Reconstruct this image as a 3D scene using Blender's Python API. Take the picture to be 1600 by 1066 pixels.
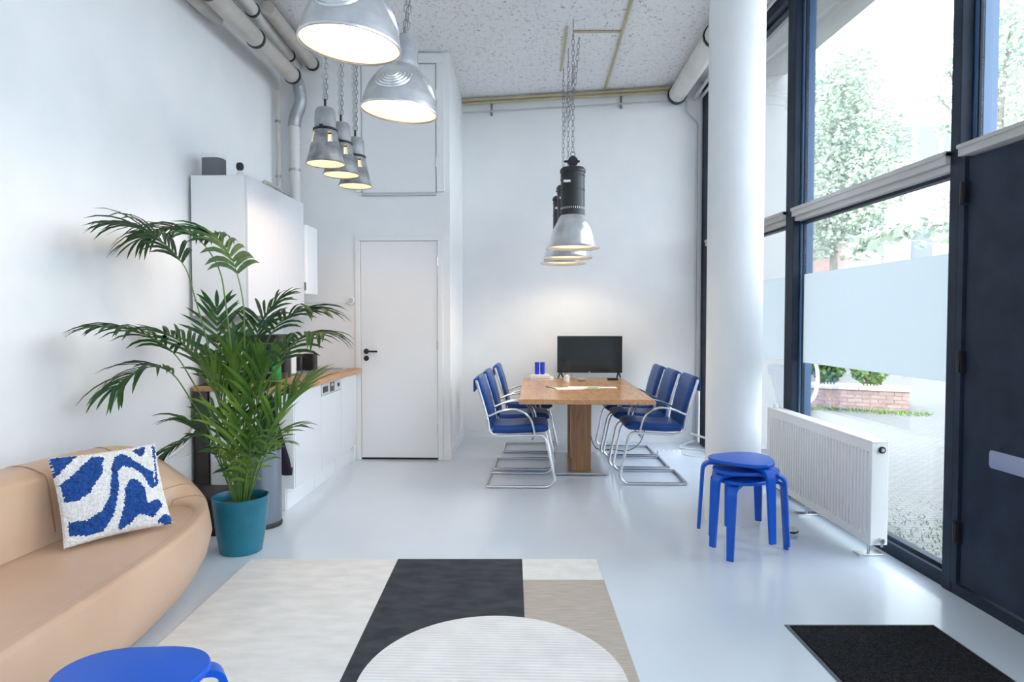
import bpy, bmesh, math, random
from mathutils import Vector, Matrix
random.seed(7)
for o in list(bpy.data.objects): bpy.data.objects.remove(o, do_unlink=True)
scene = bpy.context.scene
COL = scene.collection
PI = math.pi

# ------------------------------------------------------------------ camera
FPX, CAMH = 1022.0, 1.40
YAW, PITCH = math.atan(35/FPX), math.atan(33/FPX)
cam_d = bpy.data.cameras.new('camera'); cam = bpy.data.objects.new('camera', cam_d); COL.objects.link(cam)
cam_d.sensor_width = 36.0; cam_d.lens = FPX*36.0/1600.0; cam_d.clip_start = 0.05; cam_d.clip_end = 300
cam.location = (0, 0, CAMH); cam.rotation_euler = (PI/2-PITCH, 0, YAW)
scene.camera = cam
# ------------------------------------------------------------------ world
world = bpy.data.worlds.new('overcast_sky'); scene.world = world; world.use_nodes = True
bg = world.node_tree.nodes['Background']
bg.inputs[0].default_value = (0.80, 0.88, 1.0, 1); bg.inputs[1].default_value = 4.6
# ------------------------------------------------------------------ colour management
vs = scene.view_settings
vs.view_transform = 'Standard'; vs.look = 'None'; vs.gamma = 1.0; vs.use_curve_mapping = False
vs.exposure = 0.6

# ================================================================== helpers
_fw = Vector((-math.sin(YAW)*math.cos(PITCH), math.cos(YAW)*math.cos(PITCH), -math.sin(PITCH)))
_rt = Vector((math.cos(YAW), math.sin(YAW), 0)); _up = _rt.cross(_fw)
def ray(x, y): return _fw + _rt*((x-800)/FPX) - _up*((y-533)/FPX)
def at_y(x, y, Y):
    d = ray(x, y); return Vector((0, 0, CAMH)) + d*(Y/d.y)
def at_z(x, y, z):
    d = ray(x, y); return Vector((0, 0, CAMH)) + d*((z-CAMH)/d.z)

def new_mat(name, col, rough=0.5, metal=0.0, spec=0.5, **kw):
    m = bpy.data.materials.new(name); m.use_nodes = True
    b = m.node_tree.nodes['Principled BSDF']
    b.inputs['Base Color'].default_value = (*col, 1); b.inputs['Roughness'].default_value = rough
    b.inputs['Metallic'].default_value = metal; b.inputs['Specular IOR Level'].default_value = spec
    for k, v in kw.items(): b.inputs[k].default_value = v
    return m
def nodes_of(m): return m.node_tree.nodes, m.node_tree.links, m.node_tree.nodes['Principled BSDF']
def vary(m, c1, c2, scale=8, detail=4, stretch=(1, 1, 1), bump=0.0, bscale=None, lo=.35, hi=.65, coord='Object', dist=0.01):
    """noise colour variation + bump"""
    n, l, b = nodes_of(m)
    tc = n.new('ShaderNodeTexCoord'); mp = n.new('ShaderNodeMapping'); mp.inputs['Scale'].default_value = stretch
    l.new(tc.outputs[coord], mp.inputs[0])
    nz = n.new('ShaderNodeTexNoise'); nz.inputs['Scale'].default_value = scale; nz.inputs['Detail'].default_value = detail
    l.new(mp.outputs[0], nz.inputs['Vector'])
    r = n.new('ShaderNodeValToRGB'); r.color_ramp.elements[0].position = lo; r.color_ramp.elements[1].position = hi
    r.color_ramp.elements[0].color = (*c1, 1); r.color_ramp.elements[1].color = (*c2, 1)
    l.new(nz.outputs['Fac'], r.inputs[0]); l.new(r.outputs[0], b.inputs['Base Color'])
    if bump:
        n2 = n.new('ShaderNodeTexNoise'); n2.inputs['Scale'].default_value = bscale or scale*3; n2.inputs['Detail'].default_value = 3
        l.new(mp.outputs[0], n2.inputs['Vector'])
        bp = n.new('ShaderNodeBump'); bp.inputs['Strength'].default_value = bump; bp.inputs['Distance'].default_value = dist
        l.new(n2.outputs['Fac'], bp.inputs['Height']); l.new(bp.outputs[0], b.inputs['Normal'])
    return m
def emit_mat(name, col, strength):
    m = bpy.data.materials.new(name); m.use_nodes = True
    b = m.node_tree.nodes['Principled BSDF']
    b.inputs['Base Color'].default_value = (*col, 1); b.inputs['Emission Color'].default_value = (*col, 1)
    b.inputs['Emission Strength'].default_value = strength
    return m
def glass_mat(name, tint=(.97, .985, .98), refl=.05):
    m = bpy.data.materials.new(name); m.use_nodes = True
    n, l = m.node_tree.nodes, m.node_tree.links; n.clear()
    out = n.new('ShaderNodeOutputMaterial'); t = n.new('ShaderNodeBsdfTransparent'); t.inputs[0].default_value = (*tint, 1)
    g = n.new('ShaderNodeBsdfGlossy'); g.inputs['Roughness'].default_value = .02
    lw = n.new('ShaderNodeLayerWeight'); lw.inputs['Blend'].default_value = .12
    mth = n.new('ShaderNodeMath'); mth.operation = 'MULTIPLY_ADD'; mth.inputs[1].default_value = .5; mth.inputs[2].default_value = refl*.5
    l.new(lw.outputs['Fresnel'], mth.inputs[0])
    mx = n.new('ShaderNodeMixShader'); l.new(mth.outputs[0], mx.inputs[0]); l.new(t.outputs[0], mx.inputs[1]); l.new(g.outputs[0], mx.inputs[2])
    l.new(mx.outputs[0], out.inputs[0]); return m
def film_mat(name):
    m = bpy.data.materials.new(name); m.use_nodes = True
    n, l = m.node_tree.nodes, m.node_tree.links; n.clear()
    out = n.new('ShaderNodeOutputMaterial'); t = n.new('ShaderNodeBsdfTranslucent'); t.inputs[0].default_value = (.62, .65, .66, 1)
    d = n.new('ShaderNodeBsdfDiffuse'); d.inputs[0].default_value = (.62, .70, .74, 1)
    tr = n.new('ShaderNodeBsdfTransparent')
    mx = n.new('ShaderNodeMixShader'); mx.inputs[0].default_value = .3; l.new(t.outputs[0], mx.inputs[1]); l.new(d.outputs[0], mx.inputs[2])
    m2 = n.new('ShaderNodeMixShader'); m2.inputs[0].default_value = .06; l.new(mx.outputs[0], m2.inputs[1]); l.new(tr.outputs[0], m2.inputs[2])
    l.new(m2.outputs[0], out.inputs[0]); return m

class MB:
    """collects geometry in world coordinates and links it as one mesh object"""
    def __init__(s): s.v = []; s.f = []; s.mi = []; s.cur = 0
    def add(s, vs_, fs):
        k = len(s.v); s.v += [Vector(p) for p in vs_]
        for f in fs: s.f.append([i+k for i in f]); s.mi.append(s.cur)
        return s
    def hexa(s, p):   # 8 points: bottom 4 ccw, top 4 ccw
        return s.add(p, [(3, 2, 1, 0), (4, 5, 6, 7), (0, 1, 5, 4), (1, 2, 6, 5), (2, 3, 7, 6), (3, 0, 4, 7)])
    def box(s, a, b):
        (x0, y0, z0), (x1, y1, z1) = a, b
        return s.hexa([(x0, y0, z0), (x1, y0, z0), (x1, y1, z0), (x0, y1, z0), (x0, y0, z1), (x1, y0, z1), (x1, y1, z1), (x0, y1, z1)])
    def rbox(s, a, b, r=.01, axis='z', n=4):
        """box with corners rounded about one axis"""
        ax = 'xyz'.index(axis); i, j = [k for k in range(3) if k != ax]
        a0, a1, b0, b1 = a[i], b[i], a[j], b[j]; pts = []
        for cx, cy, st in ((a1-r, b1-r, 0), (a0+r, b1-r, PI/2), (a0+r, b0+r, PI), (a1-r, b0+r, 3*PI/2)):
            for k in range(n+1):
                t = st+PI/2*k/n; pts.append((cx+r*math.cos(t), cy+r*math.sin(t)))
        def mk(u, v, w):
            q = [0, 0, 0]; q[i] = u; q[j] = v; q[ax] = w; return q
        return s.prism([mk(u, v, a[ax]) for u, v in pts], [mk(u, v, b[ax]) for u, v in pts])
    def prism(s, lo, hi):
        n = len(lo)
        return s.add(list(lo)+list(hi), [tuple(range(n))[::-1], tuple(range(n, 2*n))]+[(k, (k+1) % n, (k+1) % n+n, k+n) for k in range(n)])
    def tube(s, pts, r, seg=10, closed=False, caps=True):
        pts = [Vector(p) for p in pts]; n = len(pts); rs = r if isinstance(r, (list, tuple)) else [r]*n
        rings = []; prev = None
        for k in range(n):
            if closed: t = pts[(k+1) % n]-pts[k-1]
            else: t = pts[min(k+1, n-1)]-pts[max(k-1, 0)]
            t.normalize()
            if prev is None:
                u = t.cross(Vector((0, 0, 1)))
                if u.length < 1e-3: u = t.cross(Vector((0, 1, 0)))
                u.normalize()
            else:
                u = prev-t*prev.dot(t)
                u.normalize()
            prev = u; w = t.cross(u)
            rings.append([pts[k]+(u*math.cos(2*PI*q/seg)+w*math.sin(2*PI*q/seg))*rs[k] for q in range(seg)])
        vv = [p for rg in rings for p in rg]; ff = []
        for k in range(n if closed else n-1):
            a, b = k*seg, ((k+1) % n)*seg
            for q in range(seg): ff.append((a+q, a+(q+1) % seg, b+(q+1) % seg, b+q))
        if caps and not closed: ff += [tuple(range(seg))[::-1], tuple(range((n-1)*seg, n*seg))]
        return s.add(vv, ff)
    def lathe(s, prof, c=(0, 0, 0), seg=32, M=None, skip=None, bot=False, top=False):
        vv = []; ff = []; n = len(prof)
        for r, z in prof:
            for q in range(seg):
                a = 2*PI*q/seg; p = Vector((r*math.cos(a), r*math.sin(a), z))
                if M: p = M @ p
                vv.append(p+Vector(c))
        for k in range(n-1):
            for q in range(seg):
                if skip and skip(k, q): continue
                ff.append((k*seg+q, k*seg+(q+1) % seg, (k+1)*seg+(q+1) % seg, (k+1)*seg+q))
        if bot: ff.append(tuple(range(seg))[::-1])
        if top: ff.append(tuple(range((n-1)*seg, n*seg)))
        return s.add(vv, ff)
    def build(s, name, mat, parent=None, smooth=False, origin=None, bevel=0, sub=0, kind=None, solid=0, angle=40):
        if parent is not None:
            off = Vector((0, 0, 0)); p = parent
            while p is not None: off += p.location; p = p.parent
            loc = Vector((0, 0, 0))
        elif origin is not None: off = Vector(origin); loc = off
        else:
            xs = [v.x for v in s.v]; ys = [v.y for v in s.v]
            off = Vector(((min(xs)+max(xs))/2, (min(ys)+max(ys))/2, min(v.z for v in s.v))); loc = off
        me = bpy.data.meshes.new(name); me.from_pydata([v-off for v in s.v], [], s.f); me.update()
        for m in (mat if isinstance(mat, (list, tuple)) else [mat]): me.materials.append(m)
        if any(s.mi): me.polygons.foreach_set('material_index', s.mi)
        bm = bmesh.new(); bm.from_mesh(me); bmesh.ops.recalc_face_normals(bm, faces=bm.faces); bm.to_mesh(me); bm.free()
        if smooth:
            me.polygons.foreach_set('use_smooth', [True]*len(me.polygons))
            try: me.set_sharp_from_angle(angle=math.radians(angle))
            except Exception: pass
        o = bpy.data.objects.new(name, me); COL.objects.link(o); o.location = loc
        if parent is not None: o.parent = parent
        if solid:
            md = o.modifiers.new('solid', 'SOLIDIFY'); md.thickness = solid; md.offset = 0
        if bevel:
            md = o.modifiers.new('bevel', 'BEVEL'); md.width = bevel; md.segments = 2; md.limit_method = 'ANGLE'; md.angle_limit = math.radians(50)
        if sub:
            md = o.modifiers.new('sub', 'SUBSURF'); md.levels = sub; md.render_levels = sub
        if kind: o['kind'] = kind
        return o
def tag(o, label, cat=None, group=None, kind=None):
    o['label'] = label
    if cat: o['category'] = cat
    if group: o['group'] = group
    if kind: o['kind'] = kind
    return o
def struct(o, label=None):
    o['kind'] = 'structure'
    if label: o['label'] = label
    return o
def thing(name, loc, label, cat, group=None):
    o = bpy.data.objects.new(name, None); COL.objects.link(o); o.location = loc; o.empty_display_size = .1
    return tag(o, label, cat, group)
def arc(p0, p1, p2, n=6):   # quadratic bezier
    p0, p1, p2 = Vector(p0), Vector(p1), Vector(p2)
    return [p0*(1-t)**2+p1*2*t*(1-t)+p2*t*t for t in [k/n for k in range(n+1)]]
def rounded(pts, r, n=5):
    """polyline with rounded corners"""
    pts = [Vector(p) for p in pts]; out = [pts[0]]
    for k in range(1, len(pts)-1):
        a, b, c = pts[k-1], pts[k], pts[k+1]
        rr = min(r, (a-b).length*.49, (c-b).length*.49)
        out += arc(b+(a-b).normalized()*rr, b, b+(c-b).normalized()*rr, n)
    return out+[pts[-1]]
def spline(pts, n=8):
    """catmull-rom through points"""
    P = [Vector(p) for p in pts]; P = [P[0]*2-P[1]]+P+[P[-1]*2-P[-2]]; out = []
    for k in range(1, len(P)-2):
        for q in range(n):
            t = q/n; a, b, c, d = P[k-1:k+3]
            out.append(.5*((2*b)+(c-a)*t+(2*a-5*b+4*c-d)*t*t+(3*b-a-3*c+d)*t**3))
    return out+[P[-2]]
def copy_tree(o, parent=None):
    c = o.copy(); COL.objects.link(c); c.parent = parent
    for ch in list(o.children): copy_tree(ch, c)
    return c

# ================================================================== materials
M = {}
M['wall'] = vary(new_mat('painted_plaster', (.86, .87, .87), .75), (.84, .855, .86), (.88, .885, .885), 3, bump=.06, bscale=90, dist=.003)
M['white'] = new_mat('white_lacquer', (.85, .86, .87), .35)
M['gloss'] = new_mat('glossy_white_front', (.74, .76, .79), .14)
M['trimw'] = new_mat('white_trim_paint', (.85, .86, .86), .4)
M['floor'] = vary(new_mat('epoxy_floor', (.6, .66, .71), .2), (.65, .73, .815), (.685, .76, .84), 1.6, 6, bump=.05, bscale=160, dist=.002)
nodes_of(M['floor'])[2].inputs['Coat Weight'].default_value = .25
nodes_of(M['floor'])[2].inputs['Coat Roughness'].default_value = .12
M['ceil'] = new_mat('woodwool_ceiling', (.78, .79, .81), .9)
n, l, b = nodes_of(M['ceil'])
tc = n.new('ShaderNodeTexCoord'); mp = n.new('ShaderNodeMapping'); mp.inputs['Scale'].default_value = (1.4, 1, 1); l.new(tc.outputs['Object'], mp.inputs[0])
nz = n.new('ShaderNodeTexNoise'); nz.inputs['Scale'].default_value = 22; nz.inputs['Detail'].default_value = 8; nz.inputs['Roughness'].default_value = .75; nz.inputs['Distortion'].default_value = 1.2
l.new(mp.outputs[0], nz.inputs['Vector'])
cr = n.new('ShaderNodeValToRGB'); e = cr.color_ramp.elements
e[0].position = .36; e[0].color = (.36, .36, .37, 1); e[1].position = .455; e[1].color = (.90, .905, .92, 1)
l.new(nz.outputs['Fac'], cr.inputs[0]); l.new(cr.outputs[0], b.inputs['Base Color'])
bp = n.new('ShaderNodeBump'); bp.inputs['Strength'].default_value = .5; bp.inputs['Distance'].default_value = .012; l.new(nz.outputs['Fac'], bp.inputs['Height']); l.new(bp.outputs[0], b.inputs['Normal'])
M['navy'] = vary(new_mat('navy_painted_steel', (.012, .022, .04), .5, spec=.25), (.010, .018, .034), (.016, .028, .05), 6, bump=.05, bscale=120, dist=.002)
M['navyfin'] = new_mat('skylit_navy_mullion', (.10, .185, .33), .3)  # navy steel coloured lighter and bluer, sky light put into the colour
M['beigebar'] = new_mat('greige_transom_paint', (.55, .53, .50), .45)
M['glass'] = glass_mat('window_glass')
M['film'] = film_mat('frosted_film')
M['black'] = new_mat('black_plastic', (.012, .012, .014), .4)
M['blacks'] = new_mat('black_matt_metal', (.015, .015, .017), .5)
M['steel'] = new_mat('brushed_steel', (.62, .63, .64), .3, 1.0)
M['chrome'] = new_mat('satin_chrome', (.72, .73, .75), .22, 1.0)
M['alu'] = vary(new_mat('spun_aluminium', (.70, .71, .72), .32, .9), (.62, .63, .65), (.78, .79, .80), 9, bump=.04, bscale=40)
M['aluin'] = new_mat('lamp_inner_cream', (.85, .79, .69), .5)
M['galv'] = vary(new_mat('galvanised_zinc', (.30, .31, .32), .5, .65), (.20, .21, .22), (.42, .43, .44), 14, 6)
M['zinc'] = vary(new_mat('grey_zinc_cap', (.36, .37, .38), .5, .3), (.30, .31, .32), (.42, .43, .44), 12)
M['lampblk'] = new_mat('charcoal_lamp_housing', (.028, .030, .034), .42, .2)
M['bulb'] = emit_mat('warm_bulb', (1.0, .84, .62), 9)
M['bulb2'] = emit_mat('warm_bulb_small', (1.0, .76, .46), 12)
M['wood'] = new_mat('oak_veneer', (.42, .22, .10), .26)
def woodify(m, c1, c2, stretch=(12, 1.2, 12), scale=3.0):
    n, l, b = nodes_of(m)
    tc = n.new('ShaderNodeTexCoord'); mp = n.new('ShaderNodeMapping'); mp.inputs['Scale'].default_value = stretch; l.new(tc.outputs['Object'], mp.inputs[0])
    nz = n.new('ShaderNodeTexNoise'); nz.inputs['Scale'].default_value = scale; nz.inputs['Detail'].default_value = 8; nz.inputs['Distortion'].default_value = .8
    l.new(mp.outputs[0], nz.inputs['Vector'])
    r = n.new('ShaderNodeValToRGB'); r.color_ramp.elements[0].position = .3; r.color_ramp.elements[1].position = .7
    r.color_ramp.elements[0].color = (*c1, 1); r.color_ramp.elements[1].color = (*c2, 1)
    l.new(nz.outputs['Fac'], r.inputs[0]); l.new(r.outputs[0], b.inputs['Base Color'])
woodify(M['wood'], (.44, .22, .10), (.62, .345, .17))
M['woodv'] = new_mat('oak_veneer_upright', (.42, .22, .10), .35); woodify(M['woodv'], (.26, .12, .05), (.40, .20, .09), (14, 14, 1.0))
M['oak'] = new_mat('oiled_worktop', (.5, .26, .12), .35); woodify(M['oak'], (.44, .21, .09), (.60, .33, .16), (9, 1.5, 9), 4)
M['darkwood'] = new_mat('dark_stained_panel', (.05, .04, .038), .5)
M['blueleather'] = vary(new_mat('blue_leather', (.012, .06, .25), .36, spec=.28), (.009, .045, .20), (.013, .07, .30), 4, bump=.08, bscale=120, dist=.003)
M['tan'] = vary(new_mat('tan_leather', (.55, .365, .245), .36), (.53, .345, .23), (.60, .405, .275), 2.2, bump=.08, bscale=140, dist=.003)
M['seam'] = new_mat('tan_leather_seam', (.40, .24, .14), .5)
M['bluestool'] = new_mat('bright_blue_lacquer', (.003, .10, .58), .33, spec=.35)
M['tuftw'] = vary(new_mat('white_tufted_yarn', (.82, .81, .78), .95), (.74, .73, .70), (.88, .87, .85), 60, bump=.8, bscale=150)
M['tuftb'] = vary(new_mat('blue_tufted_yarn', (.008, .06, .26), .95), (.006, .045, .20), (.012, .09, .36), 60, bump=.8, bscale=150)
M['teal'] = vary(new_mat('teal_glazed_pot', (.004, .14, .21), .25), (.003, .125, .195), (.008, .165, .24), 5)
M['soil'] = vary(new_mat('potting_soil', (.03, .02, .015), .95), (.02, .014, .01), (.06, .045, .03), 40, bump=.8)
M['leaf'] = vary(new_mat('palm_leaf', (.03, .10, .025), .5, spec=.28), (.016, .058, .018), (.038, .115, .025), 3, coord='Generated')
M['leafy'] = vary(new_mat('young_palm_leaf', (.10, .26, .03), .5, spec=.28), (.055, .14, .018), (.17, .28, .04), 3, coord='Generated')
M['stem'] = new_mat('palm_stem', (.12, .22, .05), .5)
for k in ('leaf', 'leafy'):
    nodes_of(M[k])[2].inputs['Subsurface Weight'].default_value = 0.0
M['rugc'] = vary(new_mat('cream_rug_pile', (.70, .68, .66), .95), (.72, .705, .69), (.81, .795, .78), 6, 6, (1, 2.5, 1), bump=.4, bscale=120)
M['rugk'] = vary(new_mat('charcoal_rug_pile', (.035, .04, .05), .95), (.024, .028, .036), (.05, .055, .066), 7, 6, (1, 2, 1), bump=.4, bscale=120)
M['rugb'] = vary(new_mat('beige_flatweave', (.50, .44, .38), .95), (.45, .395, .34), (.56, .50, .43), 10, 5, (1, 12, 1), bump=.3, bscale=90)
M['rugw'] = vary(new_mat('white_rug_pile', (.74, .73, .70), .95), (.75, .745, .73), (.83, .825, .81), 8, 5, bump=.3, bscale=120)
def ribs(m, scale, strength=.6, axis='Y', dist=.004):
    n, l, b = nodes_of(m)
    tc = n.new('ShaderNodeTexCoord'); w = n.new('ShaderNodeTexWave'); w.bands_direction = axis; w.inputs['Scale'].default_value = scale
    l.new(tc.outputs['Object'], w.inputs['Vector']); bp = n.new('ShaderNodeBump'); bp.inputs['Strength'].default_value = strength; bp.inputs['Distance'].default_value = dist
    l.new(w.outputs['Fac'], bp.inputs['Height'])
    for lk in list(b.inputs['Normal'].links): l.remove(lk)
    l.new(bp.outputs[0], b.inputs['Normal'])
ribs(M['rugw'], 14); ribs(M['rugc'], 22, .35)
M['mat'] = vary(new_mat('black_mat_pile', (.012, .013, .015), 1.0, spec=.1), (.006, .007, .008), (.03, .032, .036), 130, 2, bump=.8, bscale=200)
M['rubber'] = new_mat('grey_rubber_edge', (.09, .12, .16), .45)
M['radw'] = new_mat('radiator_enamel', (.82, .82, .81), .3)
M['pipew'] = vary(new_mat('white_painted_pipe', (.72, .71, .68), .45), (.68, .67, .64), (.76, .75, .72), 6)
M['pipeb'] = vary(new_mat('beige_pipe', (.56, .52, .47), .5), (.52, .48, .43), (.60, .56, .51), 6)
M['cond'] = new_mat('yellowed_conduit', (.52, .46, .28), .5)
M['condg'] = new_mat('grey_conduit', (.55, .57, .58), .4)
M['duct'] = vary(new_mat('grey_spiral_duct', (.42, .43, .44), .4, .6), (.36, .37, .38), (.48, .49, .50), 10)
M['paper'] = new_mat('white_paper', (.85, .84, .80), .8)
M['screen'] = new_mat('tv_screen', (.006, .008, .010), .12)
M['bluecan'] = new_mat('cobalt_tumbler', (.01, .05, .62), .35)
M['amber'] = new_mat('cream_label', (.80, .76, .68), .5)
M['speaker'] = new_mat('grey_speaker_mesh', (.14, .15, .17), .7)
M['bin'] = new_mat('grey_pedal_bin', (.22, .25, .30), .35, .5)
M['cloth'] = new_mat('dark_aubergine_cloth', (.018, .014, .028), .9)
M['green'] = new_mat('green_glass_bottle', (.02, .25, .05), .15)
M['grey'] = new_mat('mid_grey_plastic', (.25, .26, .27), .5)
M['cable'] = new_mat('white_cable', (.8, .8, .8), .5)
M['brick'] = vary(new_mat('red_brick', (.46, .31, .27), .9), (.40, .26, .22), (.52, .36, .31), 9, bump=.4)
M['cap'] = new_mat('concrete_coping', (.55, .54, .51), .85)
M['mortar'] = new_mat('mortar', (.45, .43, .40), .95)
M['hedge'] = vary(new_mat('hedge_leaf', (.10, .22, .05), .6), (.07, .16, .035), (.20, .34, .08), 2)
M['weed'] = new_mat('dull_weed_green', (.10, .14, .07), .8)
M['treeleaf'] = vary(new_mat('haze_paled_tree_leaf', (.46, .53, .44), .6), (.40, .50, .42), (.54, .60, .45), 1.2)  # leaf green made paler, outdoor haze and overexposure put into the colour
M['bark'] = vary(new_mat('tree_bark', (.22, .21, .17), .9), (.16, .15, .12), (.30, .29, .24), 8)
M['bldw'] = new_mat('white_render', (.62, .62, .61), .8)
M['bldg'] = new_mat('far_window_glass', (.20, .215, .23), .4, spec=.2)
M['asph'] = new_mat('pavers', (.5, .49, .47), .9)
n, l, b = nodes_of(M['asph'])
tc = n.new('ShaderNodeTexCoord'); bt = n.new('ShaderNodeTexBrick'); bt.inputs['Scale'].default_value = 4.6
bt.inputs['Color1'].default_value = (.185, .178, .17, 1); bt.inputs['Color2'].default_value = (.155, .152, .148, 1); bt.inputs['Mortar'].default_value = (.09, .10, .08, 1); bt.inputs['Mortar Size'].default_value = .025
l.new(tc.outputs['Object'], bt.inputs['Vector']); l.new(bt.outputs['Color'], b.inputs['Base Color'])
bp = n.new('ShaderNodeBump'); bp.inputs['Strength'].default_value = .5; bp.invert = True; l.new(bt.outputs['Fac'], bp.inputs['Height']); l.new(bp.outputs[0], b.inputs['Normal'])

# ================================================================== room shell
HC = 4.02           # ceiling height
XL = -2.52          # left wall
YD = 6.468          # wall with the white door
YR = -2.4           # rear wall behind the camera
def wx(y): return 2.099-.0684*(y-3.953)      # window wall line
BL = Vector((-.86, 7.826, 0)); BR = Vector((1.93, 7.422, 0))   # back wall ends
outline = [(XL, YR), (wx(YR)+.02, YR), (wx(7.4)+.02, 7.42), (-.86, 7.826), (-.835, YD), (XL, YD)]
big = [(XL-.2, YR-.2), (wx(YR)+.06, YR-.2), (wx(7.62)+.06, 7.62), (-.86, 8.03), (XL-.2, 8.03)]
mb = MB(); mb.prism([(x, y, -.10) for x, y in big], [(x, y, 0) for x, y in big]); struct(mb.build('floor', M['floor']), 'pale blue-grey glossy epoxy floor')
mb = MB(); mb.prism([(x, y, HC) for x, y in big], [(x, y, HC+.2) for x, y in big]); struct(mb.build('ceiling', M['ceil']), 'rough white wood-wool ceiling')
mb = MB(); mb.box((XL-.2, YR-.2, 0), (XL, YD+.15, HC)); struct(mb.build('wall_left', M['wall']))
# wall with the door opening and return
DX0, DX1, DZ = -1.726, -.962, 2.178
mb = MB(); mb.box((XL, YD, 0), (DX0-.03, YD+.15, HC)); mb.box((DX0-.03, YD, DZ+.03), (DX1+.03, YD+.15, HC)); mb.box((DX1+.03, YD, 0), (-.835, YD+.15, HC))
struct(mb.build('wall_inner', M['wall']))
mb = MB(); mb.hexa([(-.985, YD+.15, 0), (-.835, YD+.15, 0), (-.86, 7.826, 0), (-1.01, 7.826, 0), (-.985, YD+.15, HC), (-.835, YD+.15, HC), (-.86, 7.826, HC), (-1.01, 7.826, HC)])
struct(mb.build('wall_return', M['wall']))
nb = Vector((BR.y-BL.y, -(BR.x-BL.x), 0)).normalized()*-1    # pointing away from room
def bw(t, o, z):   # point on the back wall: t metres from BL, o metres into the room
    d = (BR-BL).normalized(); p = BL+d*t-nb*o; return Vector((p.x, p.y, z))
BWL = (BR-BL).length
mb = MB(); mb.hexa([bw(-.15, 0, 0), bw(BWL+.02, 0, 0), bw(BWL+.02, -.18, 0), bw(-.15, -.18, 0), bw(-.15, 0, HC), bw(BWL+.02, 0, HC), bw(BWL+.02, -.18, HC), bw(-.15, -.18, HC)])
struct(mb.build('wall_back', M['wall']))
mb = MB(); mb.box((XL-.2, YR-.2, 0), (wx(YR)+.06, YR, HC)); struct(mb.build('wall_rear', M['wall']))
# the space behind the white door is closed off
mb = MB(); mb.box((XL, YD+.5, 0), (-1.02, YD+.6, HC)); struct(mb.build('wall_closet', M['wall']))
# baseboards
mb = MB(); mb.hexa([bw(.01, 0, 0), bw(BWL-.05, 0, 0), bw(BWL-.05, .014, 0), bw(.01, .014, 0), bw(.01, 0, .085), bw(BWL-.05, 0, .085), bw(BWL-.05, .014, .085), bw(.01, .014, .085)])
struct(mb.build('baseboard_back', M['trimw']))
mb = MB(); mb.hexa([(-.835, YD-.014, 0), (-.821, YD-.014, 0), (-.845, 7.81, 0), (-.859, 7.81, 0), (-.835, YD-.014, .11), (-.821, YD-.014, .11), (-.845, 7.81, .11), (-.859, 7.81, .11)])
struct(mb.build('baseboard_return', M['trimw']))
mb = MB(); mb.box((-.905, YD-.014, 0), (-.835, YD, .11)); struct(mb.build('baseboard_inner', M['trimw']))
# white inner door
d1 = bpy.data.objects.new('door_1', None); COL.objects.link(d1); d1.location = ((DX0+DX1)/2, YD, 0); struct(d1, 'plain white door with black lever handle')
mb = MB()
mb.box((DX0-.055, YD-.018, 0), (DX0-.004, YD+.12, DZ+.005)); mb.box((DX1+.004, YD-.018, 0), (DX1+.055, YD+.12, DZ+.005)); mb.box((DX0-.055, YD-.018, DZ+.005), (DX1+.055, YD+.12, DZ+.055))
mb.build('door_frame', M['trimw'], d1, bevel=.004)
mb = MB(); mb.box((DX0, YD-.004, .022), (DX1, YD+.036, DZ)); leaf = mb.build('door_leaf', M['white'], d1, bevel=.003)
mb = MB(); mb.box((DX0-.004, YD+.012, 0), (DX1+.004, YD+.06, .02)); mb.build('threshold', M['blacks'], d1)
hx = DX0+.052
mb = MB(); mb.tube([(hx, YD-.004, 1.087), (hx, YD-.016, 1.087)], .026, 20); mb.tube(rounded([(hx, YD-.01, 1.087), (hx, YD-.055, 1.087), (hx+.12, YD-.055, 1.087)], .015), .0095, 10)
mb.build('handle', M['blacks'], leaf, smooth=True)
mb = MB(); mb.tube([(hx, YD-.004, 1.017), (hx, YD-.014, 1.017)], .026, 20); mb.build('key_rosette', M['blacks'], leaf, smooth=True)
for z in (.32, 1.15, 1.98):
    mb = MB(); mb.tube([(DX1+.003, YD-.012, z-.045), (DX1+.003, YD-.012, z+.045)], .008, 8); mb.build('hinge', M['steel'], leaf, smooth=True)
# high access panel above the door
pn = bpy.data.objects.new('trim_1', None); COL.objects.link(pn); pn.location = (-1.33, YD, 2.64); struct(pn, 'white access panel above the door')
mb = MB(); mb.box((-1.70, YD-.02, 2.655), (-.972, YD-.002, 3.90)); mb.build('panel', M['white'], pn, bevel=.003)
mb = MB(); mb.box((-.962, YD-.03, 2.66), (-.885, YD-.002, 3.91)); mb.box((-1.76, YD-.03, 3.911), (-.885, YD-.002, 4.0)); mb.box((-1.76, YD-.03, 2.66), (-1.712, YD-.002, 3.91)); mb.build('panel_frame', M['trimw'], pn, bevel=.004)
mb = MB(); mb.box((-1.705, YD-.035, 2.625), (-.968, YD-.002, 2.65)); mb.build('ledge', M['condg'], pn)
for z in (2.95, 3.6):
    mb = MB(); mb.tube([(-.967, YD-.026, z-.05), (-.967, YD-.026, z+.05)], .007, 8); mb.build('hinge', M['trimw'], pn)
# round column
mb = MB(); cc = (1.388, 4.60)
mb.lathe([(.186, 0), (.186, HC)], (cc[0], cc[1], 0), 64); o = mb.build('column', M['wall'], smooth=True); struct(o, 'round white concrete column')

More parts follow.
